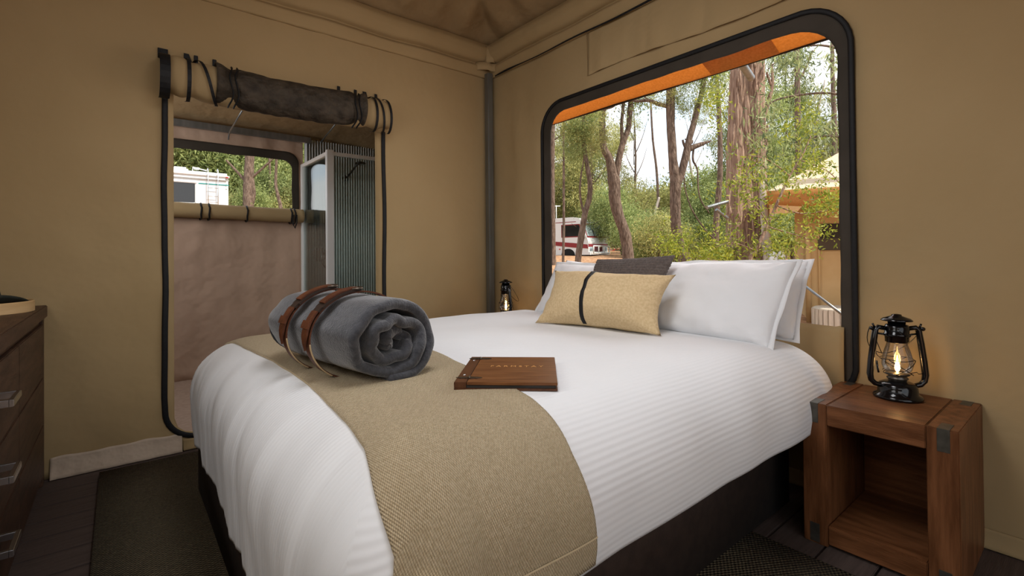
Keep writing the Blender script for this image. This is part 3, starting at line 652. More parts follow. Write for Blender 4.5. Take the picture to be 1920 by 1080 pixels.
# book / compendium
A, B_, C_, D_ = Vector((.989, 1.48, .775)), Vector((1.208, 1.273, .775)), Vector((.995, .992, .775)), Vector((.771, 1.195, .775))
cen = (A+B_+C_+D_)/4; xd = ((B_-A)+(C_-D_)).normalized(); ang = math.atan2(xd.y, xd.x)
bk = empty('compendium', 'wooden covered compendium with gold lettering lying by the grey roll', 'book', (cen.x, cen.y, .762), ang)
hw, hh = .151, .178
MB().box(-hw+.0375, hw, -hh, hh, .013, .021, .001).obj('cover', BOOKW, bk, smooth=False)
MB().box(-hw, hw, -hh, hh, -.003, .004, .001).obj('back_board', BOOKD, bk, smooth=False)
MB().box(-hw, -hw+.036, -hh, hh, .004, .021, .001).obj('binding', BOOKD, bk, smooth=False)
MB().box(-hw+.036, hw-.006, -hh+.004, hh-.004, .004, .0115).obj('pages', PAPER, bk, smooth=False)
for yy in (hh-.035, -hh+.05):
    mb = MB()
    for sgn in (-1, 1):
        pts = [(0, -.008), (.006, -.012), (.016, -.007), (.024, -.010), (.040, 0), (.024, .010), (.016, .007), (.006, .012), (0, .008)]
        n = len(pts); Vv = [(-hw+.037+sgn*a, yy+b_, .0212) for a, b_ in pts]+[(-hw+.037+sgn*a, yy+b_, .0232) for a, b_ in pts]
        mb.add(Vv, [list(range(n)), list(range(n, 2*n))]+[[i, (i+1) % n, n+(i+1) % n, n+i] for i in range(n)])
    mb.tube([(-hw+.037, yy-.011, .0235), (-hw+.037, yy+.011, .0235)], .003, 8); mb.obj('hinge', BRONZE, bk, smooth=False)
for yy in (hh-.065, -hh+.085):
    MB().lathe([(.0045, 0), (.0045, .001), (.003, .0025), (0.0005, .003)], (-hw+.017, yy, .021), 12).obj('screw', CHROME, bk)
fc = bpy.data.curves.new('lettering', 'FONT'); fc.body = 'FARMSTAY'; fc.size = .026; fc.extrude = .0004; fc.align_x = 'CENTER'; fc.align_y = 'CENTER'; fc.space_character = 1.55
fc.materials.append(GOLD); tmp = bpy.data.objects.new('tmp', fc); COL.objects.link(tmp); bpy.context.view_layer.update(); lm = bpy.data.meshes.new_from_object(tmp.evaluated_get(bpy.context.evaluated_depsgraph_get())); bpy.data.objects.remove(tmp)
fo = bpy.data.objects.new('lettering', lm); COL.objects.link(fo); fo.parent = bk; fo.location = (.022, .028, .0216); fo['label'] = 'gold foil word FARMSTAY'

# nightstand
def nightstand(label, loc, sc=1):
    t = empty('nightstand', label, 'nightstand', loc)
    t['group'] = 'nightstands beside the bed'
    MB().box(0, .474, 0, .085, 0, .555, .003).obj('side_panel', WOODV, t, smooth=False)
    MB().box(0, .474, .387, .472, 0, .555, .003).obj('side_panel', WOODV, t, smooth=False)
    MB().box(.0, .474, .0865, .3855, .475, .5545, .003).obj('top', WOODY, t, smooth=False)
    MB().box(.0, .474, .0865, .3855, .012, .085, .003).obj('shelf', WOODY, t, smooth=False)
    MB().box(.455, .47, .0865, .3855, .085, .475).obj('back_panel', WOODY, t, smooth=False)
    for yy in (.023, .415):
        for z in ((.478, .5558), (.006, .08)):
            MB().box(-.0012, .078, yy, yy+.034, z[0], z[1], .0008).obj('metal_inlay', ZINC, t, smooth=False)
        MB().box(.40, .4752, yy, yy+.034, .478, .5558, .0008).obj('metal_inlay', ZINC, t, smooth=False)
    return t
ns = nightstand('red-brown acacia nightstand right of the bed, with open shelf and metal inlays', (2.146, .312, 0))
n2 = nightstand('acacia nightstand in the far corner, almost hidden behind the bed', (2.146, 2.985, 0)); n2.scale = (1, .95, 1.12); n2.location.z = 0

# lanterns
def lantern(label, loc, rz):
    t = empty('lantern', label, 'lantern', loc, rz, 'black hurricane lanterns')
    MB().lathe([(.082, 0), (.084, .006), (.080, .013), (.068, .020), (.066, .045), (.062, .058), (.045, .066), (.030, .068)], seg=36).obj('fuel_tank', ENAMEL, t)
    MB().lathe([(.030, .066), (.030, .074), (.036, .078), (.036, .083), (.028, .088), (.040, .094), (.041, .098), (.018, .102), (.006, .104)], seg=28).obj('burner', BRASS, t)
    gl = MB(); prof = [(.034, .10), (.047, .115), (.053, .135), (.052, .155), (.044, .19), (.036, .215), (.034, .23)]
    gl.lathe(prof, seg=32, cap=False).obj('glass_chimney', LGLASS, t)
    MB().lathe([(.037, .226), (.040, .228), (.041, .250), (.045, .252), (.045, .262), (.041, .264), (.042, .285), (.038, .298), (.030, .300), (.030, .312), (.005, .312)], seg=32).obj('hood', ENAMEL, t)
    MB().lathe([(.004, .308), (.046, .318), (.053, .314), (.054, .316), (.046, .324), (.018, .334), (.016, .340), (.004, .342)], seg=32).obj('cap', ENAMEL, t)
    for s_ in (-1, 1):
        pts = [(s_*.040, 0, .052), (s_*.062, 0, .050), (s_*.082, 0, .055), (s_*.096, 0, .070), (s_*.100, 0, .095), (s_*.095, 0, .15), (s_*.086, 0, .22), (s_*.078, 0, .275), (s_*.068, 0, .287), (s_*.038, 0, .282)]
        MB().tube(pts, [.010, .010, .0105, .011, .012, .012, .012, .011, .010, .009], 12).obj('side_tube', ENAMEL, t)
        MB().tube([(s_*.08, 0, .285), (s_*.088, 0, .302)], .004, 6).tube([(s_*.092, -.006, .282), (s_*.092, .006, .282)], .008, 8).obj('handle_ear', ENAMEL, t)
        MB().tube([(s_*.076, 0, .262), (s_*.05, 0, .258), (s_*.042, 0, .256)], .004, 6).obj('bracket', ENAMEL, t)
    wire = MB(); K = 24
    for z, r in ((.158, .057), (.100, .046)):
        wire.tube([(math.cos(2*PI*i/K)*r, math.sin(2*PI*i/K)*r, z+.002*math.sin(i)) for i in range(K)], .0016, 5, closed=True)
    for a0, a1 in ((-2.5, -1.0), (-2.1, -.6), (.6, 2.1), (1.0, 2.5)):
        up = a0 in (-2.5, .6)
        wire.tube([(math.cos(a0+(a1-a0)*i/10)*.058, math.sin(a0+(a1-a0)*i/10)*.058, (.158-.056*i/10) if up else (.102+.056*i/10)) for i in range(11)], .0016, 5)
    wire.tube([(-.086, 0, .20), (-.072, 0, .17), (-.058, 0, .158)], .0016, 5); wire.tube([(.095, 0, .10), (.075, 0, .098), (.07, 0, .105), (.046, 0, .10)], .0016, 5)
    wire.tube([(-.083, .0, .26), (-.075, -.01, .22), (-.062, -.015, .18)], .0016, 5)
    wire.obj('wire_guard', ENAMEL, t)
    # bail handle folded down behind
    MB().tube([(math.cos(i*PI/16)*.094, .012+.09*math.sin(i*PI/16), .282-.12*math.sin(i*PI/16)) for i in range(17)], .0017, 6).obj('carry_handle', ENAMEL, t)
    MB().tube([(-.075, 0, .148), (-.07, 0, .11), (-.068, 0, .10)], .004, 6).obj('lift_lever', ENAMEL, t)
    MB().lathe([(.0012, .104), (.006, .110), (.0092, .120), (.0085, .130), (.0045, .145), (.0022, .160), (.0008, .172)], seg=14).obj('flame', emat('flame', (1, .58, .2), 38), t)
    ld = bpy.data.lights.new('lantern_light', 'POINT'); ld.energy = .55; ld.color = (1, .55, .2); ld.shadow_soft_size = .012
    lo = bpy.data.objects.new('lantern_light', ld); COL.objects.link(lo); lo.parent = t; lo.location = (0, 0, .132)
    return t
lantern('black hurricane lantern with a lit flame on the right nightstand', (2.475, .545, .5565), -YAW-.20)
lantern('black hurricane lantern in the far corner behind the bed', (2.40, 3.03, .6225), -YAW-1.20)

# dresser at left
dr = empty('dresser', 'dark wooden dresser with bar-handled drawers at the left edge', 'dresser', (-.30, 1.45, 0))
L_ = 2.03
MB().box(-.50, .012, -.01, L_+.006, .855, .917, .004).obj('top', DWOOD, dr, smooth=False)
MB().box(-.50, -.012, 0, L_, .055, .852).obj('carcass', DWOOD, dr, smooth=False)
MB().box(-.50, 0, L_-.068, L_, 0, .856, .003).obj('side_post', DWOOD, dr, smooth=False)
MB().box(-.50, 0, 0, .068, 0, .856, .003).obj('side_post', DWOOD, dr, smooth=False)
for (z0, z1) in ((.562, .826), (.322, .557), (.065, .317)):
    for (y0, y1, hy) in ((.072, 1.185, .93), (1.19, L_-.072, None)):
        d = MB().box(-.014, .004, y0, y1, z0, z1, .003).obj('drawer', DWOOD, dr, smooth=False)
        if hy:
            zz = {.826: .718, .557: .487, .317: .265}[z1]; hb = MB(); y_a, y_b = .655, .787
            hb.box(.040, .054, y_a-.008, y_b+.008, zz-.011, zz+.011, .002).box(.0, .045, y_a-.008, y_a+.006, zz-.011, zz+.011, .002).box(.0, .045, y_b-.006, y_b+.008, zz-.011, zz+.011, .002)
            hb.obj('handle', CHROME, d, autosm=40)
tr = tag(MB().lathe([(.001, .004), (.228, .004), (.234, .008), (.234, .045), (.238, .049), (.242, .045), (.242, .0), (.001, 0)], seg=64, cap=False).obj('round_tray', TRAYW, autosm=40), 'round pale bentwood tray on top of the dresser', 'tray')
tr.location = (-.545, 3.15, .918)
hat = empty('felt_hat', 'dark green felt hat resting in the round tray', 'hat', (-.50, 3.13, .935), .5)
MB().grid(lambda u, v: ((.075+.085*v)*math.cos(2*PI*u)*1.15, (.075+.085*v)*math.sin(2*PI*u), .018+.05*v*v*abs(math.sin(2*PI*u))**2+.006*(1-v)), 48, 8).obj('brim', FELT, hat, solid=.004)
MB().grid(lambda u, v: ((.083-.028*v**2-.05*max(0, v-.85)/.15)*math.cos(2*PI*u)*1.12, (.080-.028*v**2-.05*max(0, v-.85)/.15)*math.sin(2*PI*u), .022+.105*min(v, .86)/.86-.02*max(0, v-.86)/.14), 48, 14).obj('crown', FELT, hat, solid=.004)
hb_ = MB(); hb_.grid(lambda u, v: (.0845*math.cos(2*PI*u)*1.12, .0815*math.sin(2*PI*u), .026+.02*v), 48, 1).obj('hat_band', BLACK, hat, solid=.002)

# ================================================================== OUTSIDE
def gz(x, y):
    t = min(1, max(0, (y-5)/14)); t = t*t*(3-2*t); d = max(0, math.hypot(x, y)-24); return -.32+1.2*t+.03*d
gm = MB(); gm.grid(lambda u, v: (-45+u*175, -25+v*150, gz(-45+u*175, -25+v*150)+.12*nse(u*60, v*50, 1)-(.15 if (-3 < -45+u*175 < 5 and -4 < -25+v*150 < 8) else 0)), 175, 150)
tag(gm.obj('ground', LITTER, kind='structure'), 'orange-brown leaf litter ground')
# fly roof over the tent, with its eave hem
fly = empty('fly_roof', 'orange shade fly stretched above the tent, its eave crossing the window top', 'tent fly', (3.8, 1.3, 2.64))
def flyf(u, v): return (-2.35*(1-v)+.0, -4.6+u*9.5, .95*(1-v)-.035*math.sin(PI*((u*9.5/2.1) % 1))*v*.3+.0)
MB().grid(flyf, 60, 14).obj('fly_sheet', FLY, fly, solid=.002)
MB().tube([(0.01, -4.6+9.5*i/30, 0) for i in range(31)], .016, 6).obj('hem_tape', BLACK, fly)
sp = hitX(1350, 60, 3.45); 
stt = empty('awning_strut', 'silver steel strut end sticking out under the fly edge', 'pole', (0, 0, 0))
a_ = at(1372, 92, 3.75); b_ = at(1408, 146, 4.15)
MB().tube([a_, b_], .032, 16).obj('steel_tube', GALV, stt, autosm=40)
MB().tube([at(1384, 85, 4.05), at(1404, 132, 4.12)], .022, 6, flat=.4).obj('strap', BLACK, stt)
rod('guy_pole', 'thin slanting steel brace outside the window, by the pale drum', [at(1500, 529, 4.3), at(1598, 604, 3.9)], .012, GALV, 'pole')
# second tent
T0 = at(1517, 600, 10); dn = Vector((Rv.x, Rv.y, 0)).normalized(); fw = Vector((Fv.x, Fv.y, 0)).normalized()
t2 = empty('safari_tent', 'neighbouring sand canvas tent with a cream and orange fly roof', 'tent', (T0.x, T0.y, -.35), math.atan2(dn.y, dn.x)-math.radians(27))
MB().box(0, 5, 0, 4, .05, 2.6, .01).obj('canvas_walls', TENTW, t2, smooth=False)
MB().tube([(0, -.02, .05), (0, -.02, 2.6)], .05, 8).tube([(.19, -.02, .05), (.19, -.02, 2.6)], .02, 8).obj('corner_pole', TENTW, t2)
MB().box(.17, 1.7, -.03, 0, 1.56, 2.10, .02).obj('mesh_window', BORDER, t2, smooth=False)
MB().box(.17, 1.7, -.045, -.02, 1.56, 1.80, .02).obj('window_cover', mat('rolled_cover', (.08, .06, .04), rough=.8), t2, smooth=False)
RF = MB(); e = [(-.75, -1.0, 2.72), (6, -1.0, 2.72), (6, 5, 2.72), (-.75, 5, 2.72), (2.4, 1.8, 4.7), (2.9, 1.8, 4.7)]
RF.add(e, [[0, 1, 5, 4], [1, 2, 5], [2, 3, 4, 5], [3, 0, 4]]); RF.obj('fly_roof', FLYTOP, t2, smooth=False, solid=.01)
VL = MB()
VL.grid(lambda u, v: (-.75+6.75*u, -1.0+.02*v, 2.73-.26*v-.10*math.sin(PI*((u*3) % 1))*v), 60, 3); VL.grid(lambda u, v: (-.75+.02*v, -1.0+6*u, 2.73-.26*v), 40, 3)
VL.obj('valance', FLY, t2, solid=.004)
MB().box(-.3, 5.3, -.8, 4.3, -.05, .05).obj('deck', GRAVEL, t2, smooth=False)
for k in range(9):
    pass
br = empty('slatted_drum', 'pale round slatted timber drum in front of the neighbouring tent', 'drum')
bc = at(1575, 640, 9.2); bt = at(1575, 576, 9.2).z; br.location = (bc.x, bc.y, -.35)
H_ = bt+.35
MB().lathe([(.44, 0), (.44, H_-.02), (.40, H_), (.01, H_)], seg=32).obj('drum_body', TIMBER, br, autosm=40)
for i in range(30):
    a = 2*PI*i/30; MB().box(-.04, .04, -.008, .008, .02, H_-.03, .004, Matrix.Translation((math.cos(a)*.448, math.sin(a)*.448, 0)) @ Matrix.Rotation(a+PI/2, 4, 'Z')).obj('slat', TIMBER, br, smooth=False)

# motorhome (white with maroon stripes)
mh = empty('motorhome', 'white motorhome with maroon stripes parked among the trees', 'motorhome')
g0 = at(1131, 490, 33); mh.location = (g0.x, g0.y, g0.z); vd = Vector((Fv.x, Fv.y, 0)).normalized()
mh.rotation_euler = (0, 0, math.atan2(-vd.y, -vd.x)+math.radians(47))
# local: +x forward (front), y to its left; origin at front right ground corner of body side facing us
bd = MB(); prof = [(-7.2, .45), (-7.2, 2.75), (-7.0, 2.95), (-.9, 2.95), (-.35, 2.85), (-.1, 2.55), (.25, 1.55), (.35, 1.3), (.38, .45)]
bd.prism(prof, -2.3, 0).obj('body', PAINTW, mh, smooth=False)
def sidep(name, poly, m, d=.015, yy=-2.3):
    return MB().prism(poly, yy-d, yy+.01).obj(name, m, mh, smooth=False)
for yy, s_ in ((-2.3, -1), (0, 1)):
    def sp_(name, poly, m, d=.02): MB().prism(poly, yy-(d if s_ < 0 else -.0) , yy+(d if s_ > 0 else .0)).obj(name, m, mh, smooth=False)
    sp_('side_window', [(-1.75, 1.68), (-1.75, 2.42), (-.35, 2.42), (-.12, 1.68)], DGLASS)
    sp_('side_window', [(-4.3, 1.68), (-4.3, 2.36), (-2.6, 2.36), (-2.6, 1.68)], DGLASS)
    sp_('window_trim', [(-1.80, 1.62), (-1.80, 2.48), (-.3, 2.48), (-.02, 1.62)], PAINTR, .01)
    sp_('stripe', [(-7.2, 1.12), (-7.2, 1.38), (-2.5, 1.38), (-.9, 1.25), (.3, 1.12), (.36, .86), (-.9, .95), (-2.5, 1.12)], PAINTR, .022)
    sp_('pinstripe', [(-7.2, 2.62), (-7.2, 2.66), (-.6, 2.66), (-.6, 2.62)], PAINTR, .014)
    sp_('wheel_arch', [(-1.25+.55*math.cos(a), .45+.42*math.sin(a)) for a in [PI*i/12 for i in range(13)]], TYRE, .018)
    sp_('side_marker', [(-2.0, .82), (-2.0, .88), (-1.88, .88), (-1.88, .82)], REDL, .03)
    sp_('locker_line', [(-6.5, .72), (-6.5, .74), (-2.4, .74), (-2.4, .72)], TYRE, .012)
for x in (-1.25, -5.6):
    for yy in (-2.18, -.12):
        MB().tube([(x, yy-.12, .38), (x, yy+.12, .38)], .38, 20).obj('wheel', TYRE, mh, autosm=40)
# front: windscreen, grille, bull bar, lamps
def front(name, y0, y1, z0, z1, m, d=.02):
    fx = lambda z: np.interp(z, [.45, 1.3, 1.55, 2.55], [.38, .35, .25, -.1])
    MB().add([(fx(z)+dd, yy, z) for dd in (0, d) for (yy, z) in ((y0, z0), (y1, z0), (y1, z1), (y0, z1))], [[0, 1, 2, 3], [4, 5, 6, 7], [0, 1, 5, 4], [1, 2, 6, 5], [2, 3, 7, 6], [3, 0, 4, 7]]).obj(name, m, mh, smooth=False)
front('windscreen', -2.18, -.12, 1.68, 2.45, WSCREEN, .02); front('windscreen_trim', -2.25, -.05, 1.58, 2.52, PAINTR, .01); front('wiper', -1.4, -1.36, 1.68, 2.2, TYRE, .04)
front('stripe', -2.3, 0, .98, 1.16, PAINTR, .015); front('grille', -1.6, -.7, .68, .98, PAINTR, .03)
for k in range(4): front('grille_slat', -1.55, -.75, .72+k*.065, .735+k*.065, TYRE, .05)
for y0 in (-2.15, -.45): front('headlamp', y0, y0+.3, .72, .95, WSCREEN, .04)
front('bumper', -2.3, 0, .45, .62, PAINTW, .12)
bb = MB(); bb.tube([(.62, -2.1, .55), (.62, -2.1, 1.02), (.62, -.2, 1.02), (.62, -.2, .55), (.62, -2.1, .55)], .045, 8); bb.tube([(.62, -1.5, .55), (.62, -1.5, 1.02)], .04, 8).tube([(.62, -.8, .55), (.62, -.8, 1.02)], .04, 8)
bb.obj('bull_bar', PAINTW, mh)
MB().box(-4.8, -3.6, -1.6, -.8, 2.95, 3.2, .08).obj('roof_vent', PAINTW, mh); MB().tube([(-2.6, -1.8, 2.9), (-2.6, -1.8, 3.9)], .03, 6).tube([(-2.8, -2.0, 3.85), (-2.4, -1.6, 3.85)], .03, 6).obj('antenna', PAINTW, mh)
for yy in (-2.55, .25): MB().box(.1, .25, yy-.1, yy+.1, 1.5, 1.85, .03).obj('mirror', PAINTW, mh)
# white campervan with teal line, rear seen through the annex window
c2 = hitY(429, 327, 19); cv = empty('campervan', 'white campervan with a rear ladder and teal stripe seen through the annex window', 'campervan')
zt = c2.z; xr = c2.x; cv.location = (xr, 19, zt-3.0)
MB().box(-2.45, 0, 0, 6.5, .5, 3.0, .10).obj('body', PAINTW, cv, smooth=False)
MB().box(-2.5, .03, -.04, 6.5, 2.80, 3.02, .08).obj('roof_cap', PAINTW, cv)
MB().box(-2.3, -.98, -.03, .02, 1.95, 2.62, .03).obj('rear_window', DGLASS, cv, smooth=False)
fr = MB(); fr.box(-2.36, -.92, -.07, 0, 2.60, 2.68, .02).box(-.98, -.90, -.05, 0, 1.9, 2.62, .02).box(-2.36, -.92, -.05, 0, 1.88, 1.96, .02).obj('window_frame', PAINTW, cv, smooth=False)
MB().box(-.88, 0, -.012, 0, 2.60, 2.635).obj('stripe', TEAL, cv, smooth=False)
MB().box(-2.45, .0, -.05, 0, 2.76, 2.785).obj('roof_gutter', mat('grey_trim', (.3, .3, .3)), cv, smooth=False)
ld_ = MB(); 
for x in (-.62, -.335): ld_.tube([(x, -.10, 1.2), (x, -.10, 3.08), (x, -.02, 3.14), (x, .2, 3.1)], .014, 8)
for z in (1.45, 1.72, 2.0, 2.2, 2.48): ld_.tube([(-.62, -.10, z), (-.335, -.10, z)], .011, 8)
ld_.obj('rear_ladder', CHROME, cv)
MB().box(-.10, -.02, -.06, -.035, 2.86, 2.90, .01).obj('tail_lamp', REDL, cv)
MB().box(-1.55, -1.12, .5, 1.1, 3.0, 3.2, .05).obj('air_conditioner', PAINTW, cv)
MB().tube([(-1.0, .4, 3.0), (-1.0, .4, 3.2), (-.6, .4, 3.12)], .02, 6).box(-.98, -.8, .35, .45, 3.12, 3.2, .02).obj('antenna', PAINTW, cv)
for yy in (1.2, 5.2): MB().tube([(-2.4, yy, .45), (-.05, yy, .45)], .4, 18).obj('wheel', TYRE, cv, autosm=40)
MB().box(-2.4, -.05, -.12, 0, .5, .68, .04).obj('bumper', PAINTW, cv)
# small white caravan and red hatch car further back
g1 = at(1196, 492, 44); vn = empty('caravan', 'small white caravan half hidden behind the dark trunk', 'caravan', g1, math.atan2(dn.y, dn.x))
MB().prism([(-.9, .35), (-1.0, 1.0), (-.8, 1.25), (.3, 1.3), (.9, 1.1), (1.0, .7), (.95, .35)], -1, 1).obj('body', PAINTW, vn, smooth=False)
MB().box(-.5, .2, -1.03, -.98, .8, 1.1).obj('window', DGLASS, vn, smooth=False); MB().tube([(0, -1.02, .3), (0, -.8, .3)], .3, 14).obj('wheel', TYRE, vn)
g2 = at(1160, 492, 46); rc = empty('red_car', 'red car showing beside the white caravan', 'car', g2, math.atan2(dn.y, dn.x))
MB().prism([(-1.8, .3), (-1.8, .75), (-1.0, .9), (-.6, 1.25), (.7, 1.25), (1.2, .85), (1.8, .75), (1.8, .3)], -.8, .8).obj('body', mat('red_paint', (.45, .02, .02), rough=.3), rc, smooth=False)
MB().prism([(-.85, .88), (-.5, 1.2), (.6, 1.2), (1.0, .88)], -.83, -.79).obj('window', DGLASS, rc, smooth=False)
for x in (-1.1, 1.1): MB().tube([(x, -.82, .3), (x, -.6, .3)], .3, 14).obj('wheel', TYRE, rc)

# ---- trees
def leaves(centers, spread, per, ll, lw, droop=.6, seed=0):
    """numpy cloud of pointed leaves round given centres -> (verts, faces)"""
    rg = np.random.RandomState(seed); c = np.repeat(np.array(centers), per, axis=0); n = len(c)
    p = c+rg.normal(0, 1, (n, 3))*np.array(spread)
    d = rg.normal(0, 1, (n, 3)); d[:, 2] -= droop*1.6; d /= np.linalg.norm(d, axis=1)[:, None]
    s_ = np.cross(d, rg.normal(0, 1, (n, 3))); s_ /= np.linalg.norm(s_, axis=1)[:, None]
    k = (rg.uniform(.6, 1.25, n))[:, None]; V = np.empty((n, 4, 3)); V[:, 0] = p; V[:, 1] = p+d*ll*k*.45+s_*lw*k*.5; V[:, 2] = p+d*ll*k; V[:, 3] = p+d*ll*k*.45-s_*lw*k*.5
    return V.reshape(-1, 3)
def leafmesh(name, V, m):
    n = len(V)//4; me = bpy.data.meshes.new(name); me.vertices.add(4*n); me.vertices.foreach_set('co', V.astype(np.float32).ravel())
    me.loops.add(4*n); me.loops.foreach_set('vertex_index', np.arange(4*n, dtype=np.int32)); me.polygons.add(n)
    me.polygons.foreach_set('loop_start', np.arange(0, 4*n, 4, dtype=np.int32)); me.update(calc_edges=True); me.materials.append(m); return me
def leafobj(name, me, parent, loc=(0, 0, 0), sc=1, rz=0):
    o = bpy.data.objects.new(name, me); COL.objects.link(o); o.parent = parent; o.location = loc; o.rotation_euler = (0, 0, rz)
    o.scale = (sc,)*3 if not isinstance(sc, tuple) else sc; o['kind'] = 'stuff'; return o
def wig(pts, rs, amp=.02, n=6, seed=0):
    """subdivide a limb's path smoothly (Catmull-Rom) with slight wobble"""
    P = [Vector(p) for p in pts]; out = []; ro = []
    for i in range(len(P)-1):
        a, b, c, d = P[max(i-1, 0)], P[i], P[i+1], P[min(i+2, len(P)-1)]
        for k in range(n):
            t = k/n; q = .5*((2*b)+(c-a)*t+(2*a-5*b+4*c-d)*t*t+(3*b-a-3*c+d)*t**3)
            q += Vector((nse(q.z*1.3, 1, seed), nse(q.z*1.3, 2, seed+3), 0))*amp; out.append(q); ro.append((rs[i]*(1-t)+rs[i+1]*t)*(1+.12*nse(q.z*2.5, 5, seed)))
    out.append(P[-1]); ro.append(rs[-1]); return out, ro
def limb(mb, pts, rs, seg=12, amp=.02, seed=0):
    o, r = wig(pts, rs, amp, 6, seed); mb.tube(o, r, seg)
def tree_px(label, D, limbs, m=BARK, group=None, name='tree', extra=None):
    """limbs: list of [(px,py,halfwidth px[,depth shift])...]; trunk reaches the ground below its first point"""
    first = limbs[0][0]; b0 = at(first[0], first[1], D); t = empty(name, label, 'tree', (b0.x, b0.y, gz(b0.x, b0.y)-.1), group=group)
    mb = MB(); off = Vector(t.location)
    for li, l in enumerate(limbs):
        pts = [at(q[0], q[1], D+(q[3] if len(q) > 3 else 0))-off for q in l]; rs = [q[2]/FPX*D for q in l]
        if li == 0: pts.insert(0, Vector((0, 0, 0))); rs.insert(0, rs[0]*1.25)
        limb(mb, pts, rs, 14 if l[0][2] > 5 else 8, .02, li)
    mb.obj('trunk' if name == 'tree' else 'stem', m, t); return t
# forked dark tree behind the motorhome front
tA = tree_px('dark forked gum trunk rising just right of the motorhome', 17, [[(1178, 486, 11), (1172, 440, 10), (1160, 405, 10), (1153, 375, 11), (1151, 340, 11), (1143, 300, 7.5), (1132, 275, 6.5), (1129, 235, 6), (1130, 190, 6), (1127, 120, 5)],
    [(1151, 345, 8), (1158, 315, 6), (1162, 290, 6), (1170, 262, 5.5), (1178, 240, 5), (1182, 200, 5), (1190, 140, 4)], [(1163, 285, 4), (1166, 262, 3.5), (1166, 230, 3), (1169, 190, 3), (1173, 130, 2)],
    [(1130, 205, 2), (1150, 200, 1.5), (1165, 185, 1)]])
tB = tree_px('tall dark trunk with a broken side limb near the window centre', 13, [[(1285, 492, 13), (1276, 470, 10), (1268, 430, 9.5), (1266, 380, 10), (1266, 345, 10), (1262, 300, 8), (1258, 235, 8), (1257, 190, 8), (1257, 150, 8), (1254, 60, 7)],
    [(1267, 350, 8), (1276, 328, 7), (1287, 290, 7), (1292, 262, 6), (1300, 235, 5.5), (1309, 200, 5), (1320, 150, 4.5), (1332, 80, 4)],
    [(1288, 282, 6), (1300, 276, 5), (1316, 270, 4), (1334, 264, 1)], [(1288, 280, 4), (1282, 270, 2.5), (1280, 262, 2)], [(1292, 272, 3), (1298, 264, 2), (1284, 261, 1.2)],
    [(1300, 276, 2), (1299, 300, 2), (1308, 320, 1.5), (1312, 370, 1.2), (1330, 400, 1)], [(1254, 200, 4), (1235, 195, 4), (1215, 188, 3.5), (1190, 189, 2.5), (1165, 180, 1.5)], [(1288, 285, 1.5), (1283, 340, 1.2), (1296, 390, 1.2), (1322, 430, 1.2), (1345, 452, 1)],
    [(1215, 188, 2), (1205, 176, 1.4), (1190, 160, 1)]])
tC = tree_px('leaning slim brown trunk standing before the motorhome side window', 15, [[(1084, 488, 6), (1089, 450, 6), (1096, 405, 5.5), (1105, 370, 5), (1106, 345, 4.5), (1101, 310, 4), (1095, 270, 4), (1094, 225, 4), (1092, 170, 3)], [(1096, 405, 2.5), (1088, 370, 2), (1089, 330, 1.6), (1096, 290, 1.4), (1090, 240, 1)]])
tree_px('very thin straight grey trunk left of the motorhome window', 16, [[(1056, 488, 2.6), (1057, 420, 2.4), (1057, 330, 2.2), (1057, 200, 2)]])
tree_px('thin dark trunk at the left edge of the window', 22, [[(1037, 470, 5), (1036, 330, 4), (1037, 200, 4)], [(1040, 262, 1.5), (1055, 250, 1.2), (1068, 228, 1)]])
tree_px('slender grey trunk in the gap between the two dark trunks', 30, [[(1236, 475, 3), (1235, 420, 2.8), (1232, 330, 2.4), (1224, 260, 2), (1220, 190, 1.6)]])
tree_px('pale twin stem low between the dark trunks', 27, [[(1221, 476, 3.2), (1223, 430, 3), (1228, 400, 2.5), (1236, 370, 2)], [(1221, 476, 2), (1215, 440, 2), (1222, 400, 1.4)]], BARKP)
tree_px('slim brown trunk left of the stringy bark giant', 20, [[(1341, 480, 6), (1344, 400, 5.5), (1350, 330, 5), (1350, 260, 4.5), (1347, 190, 4), (1342, 130, 3)]])
sb = tree_px('massive stringy red-barked gum trunk right of the window centre', 11, [[(1380, 500, 20), (1379, 420, 17), (1378, 330, 16), (1380, 240, 15), (1383, 150, 14), (1386, 60, 13)],
    [(1425, 500, 18), (1424, 420, 17), (1420, 340, 17), (1418, 270, 17), (1415, 190, 18), (1412, 120, 20), (1412, 60, 20)],
    [(1400, 500, 15), (1399, 400, 14), (1397, 300, 13), (1396, 180, 12), (1395, 60, 12)],
    [(1424, 260, 5), (1432, 225, 4.5), (1440, 195, 4), (1448, 160, 3), (1447, 120, 2)], [(1446, 160, 2.5), (1438, 135, 2)], [(1430, 280, 4), (1428, 235, 3), (1431, 180, 2)]], BARKS)
ws = MB(); off = Vector(sb.location)
rg = random.Random(3)
for i in range(26):   # hanging bark strips
    x = 1362+rg.random()*80; y = 90+rg.random()*330; l = 20+rg.random()*70; D = 10.75; dx = rg.uniform(-4, 4)
    limb(ws, [at(x, y, D)-off, at(x+dx, y+l*.5, D-.05)-off, at(x+dx*1.6, y+l, D)-off], [.02, .03, .006], 5, .01, i)
ws.obj('bark_strips', BARKS, sb, kind='stuff')
for i in range(12):
    pass
tree_px('pale peeling trunk at the foot of the stringy bark giant', 10.4, [[(1441, 500, 9), (1437, 450, 8), (1432, 390, 7), (1430, 340, 4)]], BARKP)
tree_px('distant grey trunk near the right edge of the window', 24, [[(1563, 420, 5), (1564, 330, 5), (1565, 250, 4.5), (1562, 170, 4), (1560, 80, 3)], [(1566, 300, 2.5), (1577, 270, 2), (1590, 240, 1.5)]])
tree_px('grey trunk high up right of the stringy bark giant', 18, [[(1500, 470, 6), (1498, 330, 5.5), (1496, 230, 5), (1495, 150, 4.5), (1493, 60, 4)], [(1497, 150, 2.5), (1510, 130, 2), (1524, 95, 1.5)]])
